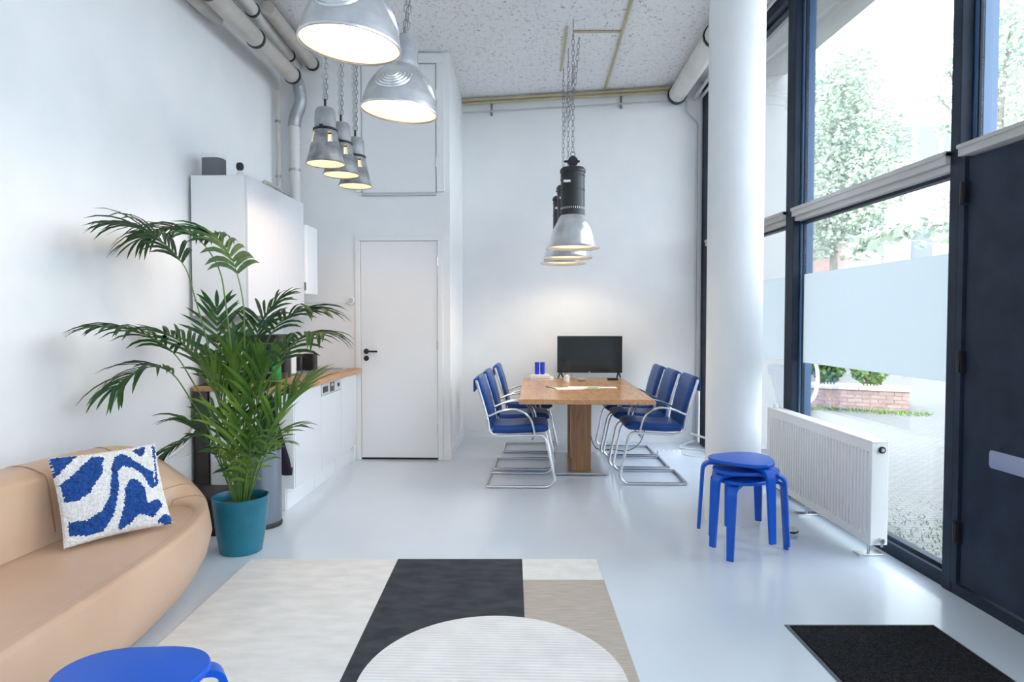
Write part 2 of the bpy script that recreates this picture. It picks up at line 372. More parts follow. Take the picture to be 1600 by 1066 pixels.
# ------------------------------------------------------------------ window wall
def wb(mb, y0, y1, o0, o1, z0, z1):
    """box on the window wall: y range, outward offset range, z range"""
    return mb.hexa([(wx(y0)+o0, y0, z0), (wx(y0)+o1, y0, z0), (wx(y1)+o1, y1, z0), (wx(y1)+o0, y1, z0),
                    (wx(y0)+o0, y0, z1), (wx(y0)+o1, y0, z1), (wx(y1)+o1, y1, z1), (wx(y1)+o0, y1, z1)])
GO = .075   # glass offset
ZT0, ZT1, ZH = 2.165, 2.268, 3.93
tn = [1]
def trim(mb, mat, label, bevel=.004):
    tn[0] += 1; return struct(mb.build('trim_%d' % tn[0], mat, bevel=bevel), label)
mb = MB(); wb(mb, 5.19, 5.325, 0, .05, 0, ZH+.06); wb(mb, 5.205, 5.30, .05, .13, 0, ZH+.06); trim(mb, M['navy'], 'navy steel mullion post by the column')
mb = MB(); wb(mb, 5.172, 5.205, .056, .145, 0, ZH+.06); trim(mb, M['navyfin'], 'navy mullion face by the column, sky light painted in as blue', .003)
mb = MB(); wb(mb, 3.395, 3.462, 0, .06, 0, ZH+.06); wb(mb, 3.405, 3.45, .06, .13, 0, ZH+.06); trim(mb, M['navy'], 'navy steel mullion post beside the navy door')
mb = MB(); wb(mb, 3.372, 3.405, .066, .165, 0, ZH+.06); trim(mb, M['navyfin'], 'navy mullion face beside the navy door, sky light painted in as blue', .003)
mb = MB(); wb(mb, 7.20, 7.40, 0, .13, 0, ZH+.06); trim(mb, M['navy'], 'navy steel corner post at the back wall')
mb = MB(); wb(mb, 2.14, 2.24, 0, .13, 0, ZH+.06); trim(mb, M['navy'], 'navy steel mullion post on the lock side of the navy door')
mb = MB(); wb(mb, YR, 7.40, -.01, .13, ZH, HC); trim(mb, M['navy'], 'navy steel head beam along the top of the windows')
def window(no, y0, y1, z0, zt, film, label):
    w = bpy.data.objects.new('window_%d' % no, None); COL.objects.link(w); w.location = (wx((y0+y1)/2), (y0+y1)/2, z0); struct(w, label)
    mb = MB()
    if zt: wb(mb, y0, y1, .015, .10, z0, z0+.075); wb(mb, y0, y1, .05, .10, z0+.075, z0+.095)
    fw_ = .022
    for a, bb in ([(z0+.075, ZT0), (ZT1, ZH)] if zt else [(z0, ZH)]):
        wb(mb, y0, y0+fw_, .03, .10, a, bb); wb(mb, y1-.012, y1, .066, .088, a, bb); wb(mb, y0, y1, .05, .10, bb-.02, bb)
    mb.build('frame', M['navy'], w)
    for a, bb in ([(z0+.09, ZT0), (ZT1, ZH-.015)] if zt else [(z0, ZH-.015)]):
        mb = MB(); wb(mb, y0+.015, y1-.015, GO, GO+.006, a, bb); mb.build('pane', M['glass'], w)
    if zt:
        mb = MB(); wb(mb, y0, y1, -.025, .05, ZT0+.035, ZT1); wb(mb, y0, y1, -.035, .05, ZT1-.03, ZT1-.004); wb(mb, y0, y1, 0, .10, ZT0, ZT0+.035); mb.build('transom_bar', M['beigebar'], w, bevel=.003)
    if film:
        mb = MB(); wb(mb, y0+.024, y1-.024, GO-.006, GO-.004, 1.07, 1.752); mb.build('frosted_film', M['film'], w)
    return w
window(1, 5.325, 7.20, 0, True, True, 'tall window behind the column with frosted band')
window(2, 3.462, 5.172, 0, True, True, 'large shop window behind the radiator with frosted band')
window(3, 2.24, 3.372, 2.275, False, False, 'window above the navy door')
window(4, -2.38, 2.14, 0, True, True, 'unseen shop window beyond the navy door, added for daylight')  # out of view, added to let more daylight into the room
# navy outer door
d2 = bpy.data.objects.new('door_2', None); COL.objects.link(d2); d2.location = (wx(2.8), 2.8, 0); struct(d2, 'navy steel outer door with black hinges')
mb = MB(); wb(mb, 2.24, 3.395, .005, .10, 0, .055); wb(mb, 3.355, 3.395, .0, .08, .055, 2.215); wb(mb, 2.24, 2.27, .0, .08, .055, 2.215); mb.build('door_frame', M['navy'], d2)
mb = MB(); wb(mb, 2.275, 3.345, .012, .06, .065, 2.205); dl = mb.build('door_leaf', M['navy'], d2, bevel=.003)
mb = MB(); wb(mb, 2.24, 3.372, -.025, .10, 2.215, 2.275); wb(mb, 2.24, 3.372, -.035, .08, 2.252, 2.272); mb.build('transom_bar', M['beigebar'], d2, bevel=.003)
for z in (2.03, 1.19, .325):
    mb = MB(); wb(mb, 3.335, 3.372, -.012, .012, z-.055, z+.055); mb.tube([(wx(3.353)-.014, 3.353, z-.055), (wx(3.353)-.014, 3.353, z+.055)], .009, 8); mb.build('hinge', M['black'], dl)
mb = MB()
q = []
for k in range(9):
    t = PI/2+PI*k/8; q.append((3.10-.02*math.cos(t)*1.0, .745+.042*math.sin(t)))
pl = [(3.13+.018*math.cos(t), .745+.024*sg+.018*math.sin(t)) for sg, a0 in ((-1, -PI/2), (1, 0)) for t in [a0+PI/2*k/4 for k in range(5)]]+[(2.62, .787), (2.62, .703)]
mb.prism([(wx(y)+.010, y, z) for y, z in pl], [(wx(y)-.006, y, z) for y, z in pl]); mb.build('letter_plate', M['steel'], dl, smooth=True)

# ================================================================== outside
mb = MB(); mb.box((wx(7.6)+.05, -12, -.16), (60, 70, -.06)); struct(mb.build('ground', M['asph']), 'pale paved forecourt')
mb = MB(); wb(mb, -6, 7.40, .13, .90, 4.1, 4.5); struct(mb.build('canopy', M['bldw']), 'pale canopy slab above the windows')
mb = MB(); mb.hexa([(2.02, 7.48, -.06), (3.02, 7.42, -.06), (3.02, 7.60, -.06), (2.02, 7.64, -.06), (2.02, 7.48, 4.6), (3.02, 7.42, 4.6), (3.02, 7.60, 4.6), (2.02, 7.64, 4.6)])
struct(mb.build('wall_outside', M['bldw']), 'white outside wall returning at the end of the windows')
# planter
A = Vector((3.9, 11.35, -.06)); B = Vector((5.85, 10.38, -.06)); dd = (B-A).normalized(); nn = Vector((-dd.y, dd.x, 0)); LP = (B-A).length
pt = thing('brick_planter', A, 'low red brick planter with pale coping on the forecourt', 'planter')
def pp(t, o, z): p = A+dd*t+nn*o; return Vector((p.x, p.y, z))
def pbox(mb, t0, t1, o0, o1, z0, z1): mb.hexa([pp(t0, o0, z0), pp(t1, o0, z0), pp(t1, o1, z0), pp(t0, o1, z0), pp(t0, o0, z1), pp(t1, o0, z1), pp(t1, o1, z1), pp(t0, o1, z1)])
mb = MB(); pbox(mb, .012, LP-.012, .012, 1.2, -.06, .27); mb.build('core', M['mortar'], pt)
zz = -.055
for row in range(5):
    t = -.11 if row % 2 else 0
    while t < LP-.02:
        t0, t1 = max(t, 0), min(t+.208, LP)
        if t1-t0 > .03: mb = MB(); pbox(mb, t0, t1, 0, .1, zz, zz+.054); mb.build('brick', M['brick'], pt)
        t += .22
    zz += .065
for t0 in (0, .74, 1.48):
    mb = MB(); pbox(mb, t0, min(t0+.733, LP+.03), -.03, .22, .27, .325); mb.build('coping', M['cap'], pt, bevel=.006)
def leaf_cloud(mb, blobs, n, size, flat=.6):
    tot = sum(b_[3] for b_ in blobs)
    for (c, rad, zs, w) in blobs:
        for _ in range(int(n*w/tot)):
            d = Vector((random.gauss(0, 1), random.gauss(0, 1), random.gauss(0, 1))).normalized()*(random.random()**.45)
            p = Vector(c)+Vector((d.x*rad, d.y*rad, d.z*rad*zs))
            a = Vector((random.gauss(0, 1), random.gauss(0, 1), random.gauss(0, flat))).normalized(); s_ = size*random.uniform(.6, 1.3)
            b_ = a.cross(Vector((random.gauss(0, 1), random.gauss(0, 1), random.gauss(0, 1)))).normalized()*s_*.32
            a = a*s_*.5
            mb.add([p-a, p+b_, p+a, p-b_], [(0, 1, 2, 3)])
for k, (t, lab) in enumerate([(.35, 'leafy green hedge shrub at the hose end of the planter'), (1.0, 'rounded green shrub in the middle of the brick planter'), (1.65, 'pale variegated shrub at the open end of the planter')]):
    c = pp(t, .55, .2705); sh = thing('hedge_shrub', c, lab, 'shrub', 'shrubs in the brick planter')
    mb = MB(); leaf_cloud(mb, [(c+Vector((0, 0, .30)), .31, .8, 2), (c+Vector((.03, -.03, .55)), .28, .7, 1)], 900, .11); mb.build('foliage', M['hedge'], sh, kind='stuff')
    mb = MB()
    for a in range(5): mb.tube([c+Vector((.05*a-.1, 0, 0)), c+Vector((.12*a-.24, .05, .5))], .012, 5)
    mb.build('stem', M['bark'], sh)
mb = MB()   # grass growing along the planter foot
for _ in range(700):
    t = random.uniform(0, LP+.3); p = pp(t, -.04-random.random()**2*.30, -.06); h = random.uniform(.02, .07); a = random.uniform(0, PI); w = Vector((math.cos(a), math.sin(a), 0))*.012
    mb.add([p-w, p+w, p+Vector((random.uniform(-.03, .03), random.uniform(-.03, .03), h))], [(0, 1, 2)])
tag(mb.build('grass', M['hedge'], kind='stuff'), 'green grass growing along the foot of the brick planter', 'grass')
mb = MB()
for _ in range(600):
    p = Vector((2.75+random.gauss(0, .25), 4.3+random.gauss(0, .45), -.06)); h = random.uniform(.01, .03); a = random.uniform(0, PI); w = Vector((math.cos(a), math.sin(a), 0))*.005
    mb.add([p-w, p+w, p+Vector((random.uniform(-.02, .02), random.uniform(-.02, .02), h))], [(0, 1, 2)])
tag(mb.build('weeds', M['weed'], kind='stuff'), 'sparse weeds growing between the pavers under the shop window', 'grass')
# garden hose loop
mb = MB(); hc = at_y(1262, 592, 9.6)
mb.tube([(hc.x+.36*math.cos(t)*.55, 9.6+.1*math.cos(t), hc.z+.36*math.sin(t)) for t in [2*PI*k/32 for k in range(32)]], .016, 6, closed=True)
mb.tube([(hc.x+.33*math.cos(t)*.55-.02, 9.58+.1*math.cos(t), hc.z+.34*math.sin(t)) for t in [2*PI*k/32 for k in range(32)]], .014, 6, closed=True)
ht = thing('garden_hose', (hc.x, 9.6, -.06), 'white coiled hose on a post in front of the planter', 'hose')
mb.build('coil', M['cable'], ht, smooth=True)
mb = MB(); mb.tube([(hc.x-.2, 9.62, -.06), (hc.x-.2, 9.62, hc.z+.3)], .03, 8); mb.tube([(hc.x-.22, 9.6, hc.z+.22), (hc.x+.05, 9.6, hc.z+.34)], .015, 6); mb.build('post', M['navy'], ht)
# trees
def tree(base, trunk, blobs, n, size, label, lean=(0, 0)):
    t = thing('tree', base, label, 'tree'); b0 = Vector(base); mb = MB()
    topz = trunk
    mb.tube([b0, b0+Vector((lean[0]*.4, lean[1]*.4, topz*.5)), b0+Vector((lean[0], lean[1], topz))], [.16, .12, .09], 8)
    for (c, rad, zs, w) in blobs:
        mb.tube([b0+Vector((lean[0], lean[1], topz*.9)), (b0+Vector((lean[0], lean[1], topz)))*.5+Vector(c)*.5+Vector((0, 0, .2)), c], [.07, .04, .015], 6)
    mb.build('trunk', M['bark'], t, smooth=True)
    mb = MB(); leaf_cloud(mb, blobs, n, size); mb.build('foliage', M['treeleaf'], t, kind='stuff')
    return t
def blobs_px(lst, Y0): return [(at_y(x, y, Y0+dy), r, zs, w) for x, y, r, zs, w, dy in lst]
tb = at_y(1302, 430, 18)
tree((tb.x, 18, -.06), 3.9, blobs_px([(1320, 130, .9, 1.1, 1, 0), (1300, 190, 1.4, 1, 2, 0), (1350, 230, 1.3, 1, 2, .5), (1310, 290, 1.5, .9, 2, -.3), (1365, 290, 1.0, .9, 1, 0), (1280, 250, 1.2, 1.2, 2, .6), (1330, 350, .9, .5, 1, 0), (1275, 370, .9, .7, 1, 0)], 18), 15000, .13,
     'tall street tree with haze-paled leaf colour in front of the brick house')
tb = at_y(1500, 430, 11)
tree_near = tree((tb.x+.5, 11, -.06), 3.6, blobs_px([(1482, 110, .18, 1, .25, 0), (1466, 150, .2, .8, .3, 0), (1478, 200, .2, 1, .3, .3), (1480, 250, .16, .8, .25, 0), (1478, 320, .3, .8, .5, 0), (1484, 370, .3, .8, .5, 0), (1560, 100, .9, 1.3, 5, .3), (1600, 200, .9, 1, 4, 0), (1580, 30, .8, 1, 4, 0)], 11), 5000, .095,
     'leafy tree overhanging the forecourt beside the navy door')
mb = MB(); br = spline([(tb.x+.5, 11, 2.6), at_y(1560, 345, 9.4), at_y(1520, 345, 8.6), at_y(1470, 352, 8.4), at_y(1420, 352, 8.3), at_y(1370, 372, 8.2), at_y(1340, 392, 8.2)], 5); mb.tube(br, .014, 5)
branch = mb.build('low_branch', M['bark'], tree_near)
mb = MB()
for p in br:
    for _ in range(9):
        q = p+Vector((random.gauss(0, .10), random.gauss(0, .1), random.gauss(-.04, .10))); leaf_cloud(mb, [(q, .02, 1, 1)], 1, .16)
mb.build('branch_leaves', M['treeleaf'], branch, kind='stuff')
# far buildings
def building(name, x0, x1, y, dep, z1, mat, wins, label, roof=None, frame=None):
    t = thing(name, ((x0+x1)/2, y, -.06), label, 'building')
    mb = MB(); mb.box((x0, y, -.06), (x1, y+dep, z1)); mb.build('wall', mat, t)
    if roof: mb = MB(); mb.box((x0-.2, y-.3, z1), (x1+.2, y+dep, z1+.35)); mb.build('roof', roof, t)
    for (a, b_, c, d) in wins:
        mb = MB(); mb.box((a, y-.06, c), (b_, y+.02, d)); f = mb.build('window', frame or M['bldw'], t)
        mb = MB(); mb.box((a+.08, y-.08, c+.08), (b_-.08, y-.05, d-.08)); mb.build('pane', M['bldg'], f)
    return t
p0, p1 = at_y(1384, 205, 34), at_y(1500, 262, 34)
building('apartment_block', p0.x, p1.x+9, 34, 8, p0.z+.9, M['bldw'], [(p0.x+.1+k*1.35, p0.x+1.35+k*1.35, p1.z+.35, p0.z+.25) for k in range(4)], 'white apartment block with a row of grey windows under the roof')
p0, p1 = at_y(1230, 352, 26), at_y(1332, 430, 26); w0, w1 = at_y(1282, 372, 26), at_y(1297, 402, 26)
building('brick_house', p0.x-1, p1.x, 26, 6, p0.z, M['brick'], [(w0.x, w1.x, w1.z, w0.z), (w0.x+1.1, w1.x+1.1, w1.z, w0.z), (w0.x, w1.x, w1.z-2.2, w0.z-2.2)], 'red brick house with white window frame behind the street tree')
p0 = at_y(1335, 318, 30); p1 = at_y(1480, 400, 30)
building('white_house', p0.x, p1.x+2, 30.2, 3, at_y(1400, 280, 30.2).z, M['bldw'], [(p1.x-1.6, p1.x-.5, p1.z-.3, p1.z+1.6)], 'long plain white house beyond the forecourt')
lp = at_y(1378, 420, 20)
mb = MB(); mb.tube([(lp.x, 20, -.06), (lp.x, 20, at_y(1378, 300, 20).z)], [.06, .04], 8); lt = thing('street_lamp', (lp.x, 20, -.06), 'slim grey street lamp post between tree and white house', 'street lamp'); mb.build('pole', M['galv'], lt, smooth=True)
mb = MB(); z = at_y(1378, 300, 20).z; mb.lathe([(.02, 0), (.25, .06), (.22, .14), (.04, .18)], (lp.x, 20, z), 16, bot=True, top=True); mb.build('lamp_head', M['galv'], lt, smooth=True)

# ================================================================== pipes and conduits
def pipe_thing(name, label, pts, r, mat, rings=(), ringmat=None, ring_r=None, cat='pipe', rad=0, seg=16):
    P = rounded(pts, rad, 6) if rad else [Vector(p) for p in pts]
    zmin = min(P, key=lambda p: p.z)
    t = thing(name, (P[0].x, P[0].y, zmin.z), label, cat)
    mb = MB(); mb.tube(P, r, seg); mb.build('pipe', mat, t, smooth=True)
    for (c, d, w) in rings:
        c = Vector(c); d = Vector(d).normalized(); mb = MB(); mb.tube([c-d*w/2, c+d*w/2], ring_r or r+.008, seg); mb.build('clamp_ring', ringmat or M['black'], t, smooth=True)
    return t
Yd = (0, 1, 0)
pipe_thing('drain_pipe', 'beige drain pipe under the ceiling feeding the grey duct', [(-2.28, 3.2, 3.70), (-2.28, 6.192, 3.70)], .072, M['pipeb'], [((-2.28, y, 3.70), Yd, .03) for y in (4.55, 5.35, 6.16)])
pipe_thing('waste_pipe', 'white drain pipe running highest beside the beige one', [(-2.125, 3.2, 3.85), (-2.34, 6.44, 3.905)], .052, M['pipew'], [((-2.125-.215*(y-3.2)/3.24, y, 3.85+.055*(y-3.2)/3.24), (-.066, 1, .017), .025) for y in (5.25, 6.2)])
pipe_thing('waste_pipe', 'short beige pipe stub against the inner wall', [(-2.16, 5.3, 3.92), (-2.17, 6.44, 3.90)], .058, M['pipeb'], [((-2.17, 6.40, 3.90), Yd, .03)])
pipe_thing('waste_pipe', 'beige pipe stub with rounded cap against the side wall', [(-2.45, 3.2, 3.73), (-2.45, 5.02, 3.73), (-2.45, 5.07, 3.73)], [.062, .062, .04], M['pipeb'])
P = rounded([(-2.28, 6.20, 3.70), (-2.28, 6.32, 3.69), (-2.26, 6.34, 3.50), (-2.335, 6.35, 3.36), (-2.335, 6.35, 2.30), (-2.335, 6.35, 1.43)], .09, 6)
dt = thing('vent_duct', (-2.335, 6.35, 1.43), 'grey vertical vent duct with crooked elbow in the kitchen corner', 'duct')
k0 = [k for k, p in enumerate(P) if p.z < 3.30][0]
mb = MB(); mb.tube(P[:k0+1], .058, 16); mb.build('elbow', M['duct'], dt, smooth=True)
mb = MB(); mb.tube([(-2.335, 6.35, 3.32), (-2.335, 6.35, 1.43)], .050, 16); mb.build('straight_pipe', M['pipew'], dt, smooth=True)
for z in (3.31, 2.86): mb = MB(); mb.tube([(-2.335, 6.35, z-.012), (-2.335, 6.35, z+.012)], .056, 16); mb.build('joint_ring', M['duct'], dt, smooth=True)
pipe_thing('water_pipe', 'thin pale pipe with kink rising in the kitchen corner', [(-2.46, 5.9, 2.46), (-2.46, 5.9, 2.66), (-2.46, 6.25, 2.66), (-2.46, 6.25, 3.60)], .017, M['pipeb'], [((-2.46, 6.25, z), (0, 0, 1), .02) for z in (2.78, 3.30)], M['galv'], .026, rad=.05, seg=10)
pipe_thing('water_pipe', 'short dark copper pipe bend above the cupboard', [(-2.40, 5.98, 2.46), (-2.40, 5.98, 2.60), (-2.40, 6.35, 2.60), (-2.40, 6.44, 2.60)], .013, M['blacks'], rad=.03, seg=8)
# back wall conduits
pipe_thing('conduit', 'yellowed conduit along the top of the back wall', [bw(.02, .04, 3.985), bw(2.42, .04, 3.985)], .018, M['cond'], seg=8)
pipe_thing('conduit', 'second yellowed conduit just below the first', [bw(.02, .045, 3.945), bw(2.42, .045, 3.945)], .014, M['cond'], seg=8)
pipe_thing('conduit', 'thin grey conduit on brackets along the back wall', [bw(.02, .035, 3.845), bw(2.58, .035, 3.845), bw(2.58, .035, 3.72), bw(2.70, .035, 3.58), bw(2.70, .035, .05)], .010, M['condg'], rad=.03, seg=8)
for t, lab in ((.36, 'small grey conduit bracket on the back wall, next to the return wall'), (1.86, 'small grey conduit bracket on the back wall, next to the fat ceiling pipe')):
    mb = MB(); p = bw(t, 0, 0); mb.hexa([bw(t-.012, .005, 3.80), bw(t+.012, .005, 3.80), bw(t+.012, .02, 3.80), bw(t-.012, .02, 3.80), bw(t-.012, .005, 4.0), bw(t+.012, .005, 4.0), bw(t+.012, .02, 4.0), bw(t-.012, .02, 4.0)])
    mb.hexa([bw(t-.012, .02, 3.815), bw(t+.012, .02, 3.815), bw(t+.012, .06, 3.815), bw(t-.012, .06, 3.815), bw(t-.012, .02, 3.83), bw(t+.012, .02, 3.83), bw(t+.012, .06, 3.83), bw(t-.012, .06, 3.83)])
    tag(mb.build('pipe_bracket', M['galv']), lab, 'bracket', 'conduit brackets on the back wall')
pipe_thing('conduit', 'grey riser conduit beside the corner post', [bw(2.745, .035, 3.95), bw(2.745, .035, .06)], .009, M['condg'], seg=8)
pipe_thing('conduit', 'yellowed conduit running along the ceiling above the table', [(.79, 4.6, HC-.014), (.795, 7.56, HC-.014)], .014, M['cond'], seg=8)
pipe_thing('conduit', 'short yellowed conduit branching to the table lamps', [(.345, 6.03, HC-.012), (.79, 6.04, HC-.012)], .011, M['cond'], seg=8)
pipe_thing('conduit', 'yellowed conduit above the row of table lamps', [(.29, 5.92, HC-.012), (.275, 6.95, HC-.012)], .011, M['cond'], seg=8)
pipe_thing('ceiling_pipe', 'fat white pipe under the ceiling behind the column', [(1.60, 2.6, 3.90), (1.58, 7.44, 3.90)], .095, M['pipew'], [((1.58, 7.40, 3.90), Yd, .05), ((1.587, 5.9, 3.90), Yd, .03)], ring_r=.108)
for dx_, lab in ((0, 'inner'), (.07, 'outer')):
    pipe_thing('cable_tube', 'thin grey tube along the window head, %s one' % lab, [(1.78+dx_, 3.0, 3.90), (1.76+dx_, 7.38, 3.84)], .016, M['condg'], seg=8)
pipe_thing('heating_pipe', 'thin white heating pipe standing by the corner post', [(1.80, 7.20, .06), (1.80, 7.20, .62)], .010, M['cable'], seg=8)
pipe_thing('heating_pipe', 'white heating pipe bending along the floor to the windows', [(1.74, 7.28, .14), (1.84, 7.05, .13), (1.88, 6.0, .12), (1.87, 5.42, .12)], .012, M['cable'], seg=8)

# ================================================================== kitchen
KY0, KY1, KX = 4.69, 6.44, -1.75
def unit(y0, y1, label, name='base_cabinet', panel=False):
    t = thing(name, (-2.1, (y0+y1)/2, 0), label, 'dishwasher' if panel else 'cabinet')
    mb = MB(); mb.box((-2.385, y0+.001, .165), (KX-.02, y1-.001, .875)); mb.build('body', M['white'], t)
    mb = MB(); mb.box((-2.38, y0+.001, 0), (KX-.065, y1-.001, .164)); mb.build('plinth', M['white'], t)
    mb = MB(); mb.box((KX-.02, y0+.002, .17), (KX, y1-.002, .77 if panel else .872)); mb.build('door', M['gloss'], t, bevel=.002)
    if panel:
        mb = MB(); mb.box((KX-.02, y0+.002, .774), (KX+.002, y1-.002, .872)); c = mb.build('control_panel', M['condg'], t, bevel=.002)
        ym = (y0+y1)/2
        mb = MB(); mb.box((KX, y0+.04, .795), (KX+.006, y0+.16, .845)); mb.build('grip', M['black'], c)
        mb = MB(); mb.box((KX, ym-.05, .785), (KX+.005, ym+.06, .862)); mb.build('display', M['black'], c)
        mb = MB(); mb.box((KX+.004, ym-.03, .832), (KX+.007, ym+.03, .853)); mb.build('display_window', M['condg'], c)
        mb = MB(); mb.tube([(KX, y1-.1, .825), (KX+.012, y1-.1, .825)], .016, 14); mb.build('knob', M['black'], c, smooth=True)
    return t
unit(KY0+.018, 5.30, 'glossy white base cabinet beside the grey end panel')
unit(5.302, 5.858, 'glossy white dishwasher with grey control strip', 'dishwasher', True)
unit(5.86, 6.36, 'glossy white base cabinet next to the white door')
mb = MB(); mb.box((-2.42, 6.362, 0), (KX-.03, YD-.022, .875)); tag(mb.build('filler_strip', M['white']), 'narrow white filler strip between cabinets and door wall', 'filler')
mb = MB(); mb.box((-2.37, KY0, .165), (KX-.005, KY0+.016, .875)); mb.box((-2.37, KY0+.002, 0), (KX-.07, KY0+.016, .165)); tag(mb.build('end_panel', M['white'], bevel=.001), 'white end panel closing the row of base cabinets', 'panel')
t = thing('worktop', (-2.1, 5.56, 0), 'oiled wooden worktop with one dark leg over the white base cabinets', 'worktop')
mb = MB(); mb.box((-2.49, KY0-.015, .878), (KX+.035, YD-.022, .92)); mb.build('slab', M['oak'], t, bevel=.003)
mb = MB(); mb.box((-2.485, KY0-.005, .0), (-2.39, KY0+.09, .877)); mb.build('leg', M['darkwood'], t, bevel=.003)
UX, UZ0, UZ1 = -2.075, 1.43, 2.447
t = thing('wall_cabinet', (-2.29, 5.27, UZ0), 'tall white wall cabinet hanging above the worktop', 'cabinet')
mb = MB(); mb.box((XL+.03, KY0, UZ0), (UX-.02, 5.846, UZ1)); mb.build('body', M['white'], t, bevel=.002)
for a, c in ((KY0+.002, 5.266), (5.270, 5.844)): mb = MB(); mb.box((UX-.019, a, UZ0+.002), (UX, c, UZ1-.002)); mb.build('door', M['gloss'], t, bevel=.002)
t = thing('boiler', (-2.3, 6.0, 1.64), 'slim white water heater beyond the wall cabinet', 'boiler')
mb = MB(); mb.rbox((XL+.005, 5.87, 1.64), (-2.06, 6.19, 2.26), .03); mb.build('casing', M['white'], t, smooth=True)
mb = MB(); mb.box((-2.10, 5.855, 1.67), (-2.065, 5.869, 1.74)); mb.build('thermostat', M['grey'], t)
t = thing('wall_sensor', at_y(549, 470, YD), 'round white wall sensor beside the white door', 'sensor')
c = at_y(549, 470, YD)
mb = MB(); mb.tube([(c.x, YD, c.z), (c.x, YD-.03, c.z)], .042, 24); mb.build('housing', M['white'], t, smooth=True, bevel=.006)
mb = MB(); mb.tube([(c.x, YD-.0305, c.z), (c.x, YD-.034, c.z)], .026, 20); mb.build('dial', M['condg'], t, smooth=True)
mb = MB(); mb.box((-2.48, YD-.012, c.z-.022), (c.x-.045, YD-.0005, c.z-.008)); tag(mb.build('cable_duct', M['trimw']), 'thin white cable duct leading to the round sensor', 'cable duct')
mb = MB(); mb.tube(spline([(XL+.03, 2.9, .50), (XL+.03, 3.6, .46), (XL+.03, 4.1, .44), (XL+.035, 4.5, .50), (XL+.04, 4.66, .60)], 8), .012, 8); tag(mb.build('cable', M['cable'], smooth=True), 'white cable running along the side wall behind the sofa', 'cable')
mb = MB(); mb.box((XL+.001, 2.6, .02), (XL+.02, 4.65, .42)); tag(mb.build('wall_skirting_panel', M['wall']), 'low white boxed panel along the side wall', 'panel')
# things on the cabinet
t = thing('speaker', (-2.37, 4.80, UZ1), 'small grey speaker with white top on the wall cabinet', 'speaker')
mb = MB(); mb.rbox((-2.445, 4.735, UZ1+.001), (-2.295, 4.865, UZ1+.14), .04); mb.build('mesh_body', M['speaker'], t, smooth=True)
mb = MB(); mb.rbox((-2.447, 4.733, UZ1+.14), (-2.293, 4.867, UZ1+.17), .041); mb.build('top', M['white'], t, smooth=True)
t = thing('security_camera', (-2.165, 4.80, UZ1), 'little white security camera with black round face', 'camera')
mb = MB(); mb.rbox((-2.20, 4.765, UZ1+.001), (-2.125, 4.835, UZ1+.025), .02); mb.rbox((-2.19, 4.775, UZ1+.025), (-2.138, 4.83, UZ1+.085), .02); mb.build('stand', M['white'], t, smooth=True)
mb = MB(); mb.lathe([(.005, 0), (.020, .004), (.027, .02), (.027, .04), (.018, .056), (.004, .06)], (-2.164, 4.775, UZ1+.05), 20); mb.build('face', M['black'], t, smooth=True)
# things on the worktop
ZW = .9205
def lathe_thing(name, label, cat, c, parts):
    t = thing(name, c, label, cat)
    for pname, prof, mat in parts:
        mb = MB(); mb.lathe(prof, c, 24, bot=True, top=True); mb.build(pname, mat, t, smooth=True)
    return t
t = thing('toaster', (-2.36, 4.90, ZW), 'brushed steel toaster at the wall end of the worktop', 'toaster')
mb = MB(); mb.rbox((-2.46, 4.78, ZW), (-2.28, 5.06, ZW+.19), .04, 'y'); mb.build('shell', M['steel'], t, smooth=True)
mb = MB(); mb.box((-2.405, 4.82, ZW+.188), (-2.385, 5.02, ZW+.192)); mb.box((-2.36, 4.82, ZW+.188), (-2.34, 5.02, ZW+.192)); mb.build('slot', M['black'], t)
mb = MB(); mb.box((-2.39, 4.765, ZW+.09), (-2.35, 4.782, ZW+.105)); mb.build('lever', M['black'], t)
t = thing('coffee_machine', (-2.2, 5.28, ZW), 'black coffee machine with steel drip tray on the worktop', 'coffee machine')
mb = MB(); mb.rbox((-2.36, 5.15, ZW), (-2.04, 5.42, ZW+.05), .02); mb.rbox((-2.36, 5.3, ZW+.05), (-2.04, 5.42, ZW+.36), .02); mb.rbox((-2.36, 5.13, ZW+.25), (-2.04, 5.3, ZW+.36), .02); mb.build('body', M['black'], t, smooth=True)
mb = MB(); mb.box((-2.32, 5.16, ZW+.05), (-2.08, 5.29, ZW+.058)); mb.build('drip_tray', M['steel'], t)
mb = MB(); mb.tube([(-2.2, 5.21, ZW+.25), (-2.2, 5.21, ZW+.2)], .025, 14); mb.build('spout', M['steel'], t, smooth=True)
lathe_thing('water_bottle', 'clear blue-labelled bottle standing on the coffee machine', 'bottle', (-2.24, 5.34, ZW+.361), [('bottle', [(.033, 0), (.035, .01), (.035, .15), (.014, .19), (.014, .21)], M['white']), ('label', [(.0358, .05), (.0358, .12)], M['bluecan']), ('cap', [(.016, .21), (.016, .23)], M['bluecan'])])
lathe_thing('green_bottle', 'green glass bottle beside the coffee machine', 'bottle', (-2.04, 5.10, ZW), [('bottle', [(.035, 0), (.037, .01), (.037, .14), (.015, .20), (.013, .25)], M['green']), ('cap', [(.015, .25), (.015, .27)], M['white'])])
lathe_thing('soap_bottle', 'small dark soap bottle with yellow cap by the sink', 'bottle', (-2.17, 5.98, ZW), [('bottle', [(.03, 0), (.032, .01), (.032, .13), (.012, .16)], M['black']), ('cap', [(.013, .16), (.013, .19)], M['cond'])])
lathe_thing('spice_jar', 'clear jar with black lid behind the black canister', 'jar', (-2.28, 5.86, ZW), [('jar', [(.04, 0), (.042, .01), (.042, .12)], M['condg']), ('lid', [(.044, .12), (.044, .15)], M['black'])])
mb = MB(); mb.box((-2.20, 5.62, ZW), (-2.11, 5.72, ZW+.21)); tag(mb.build('milk_carton', M['paper'], bevel=.003), 'white carton standing between the bottles', 'carton')
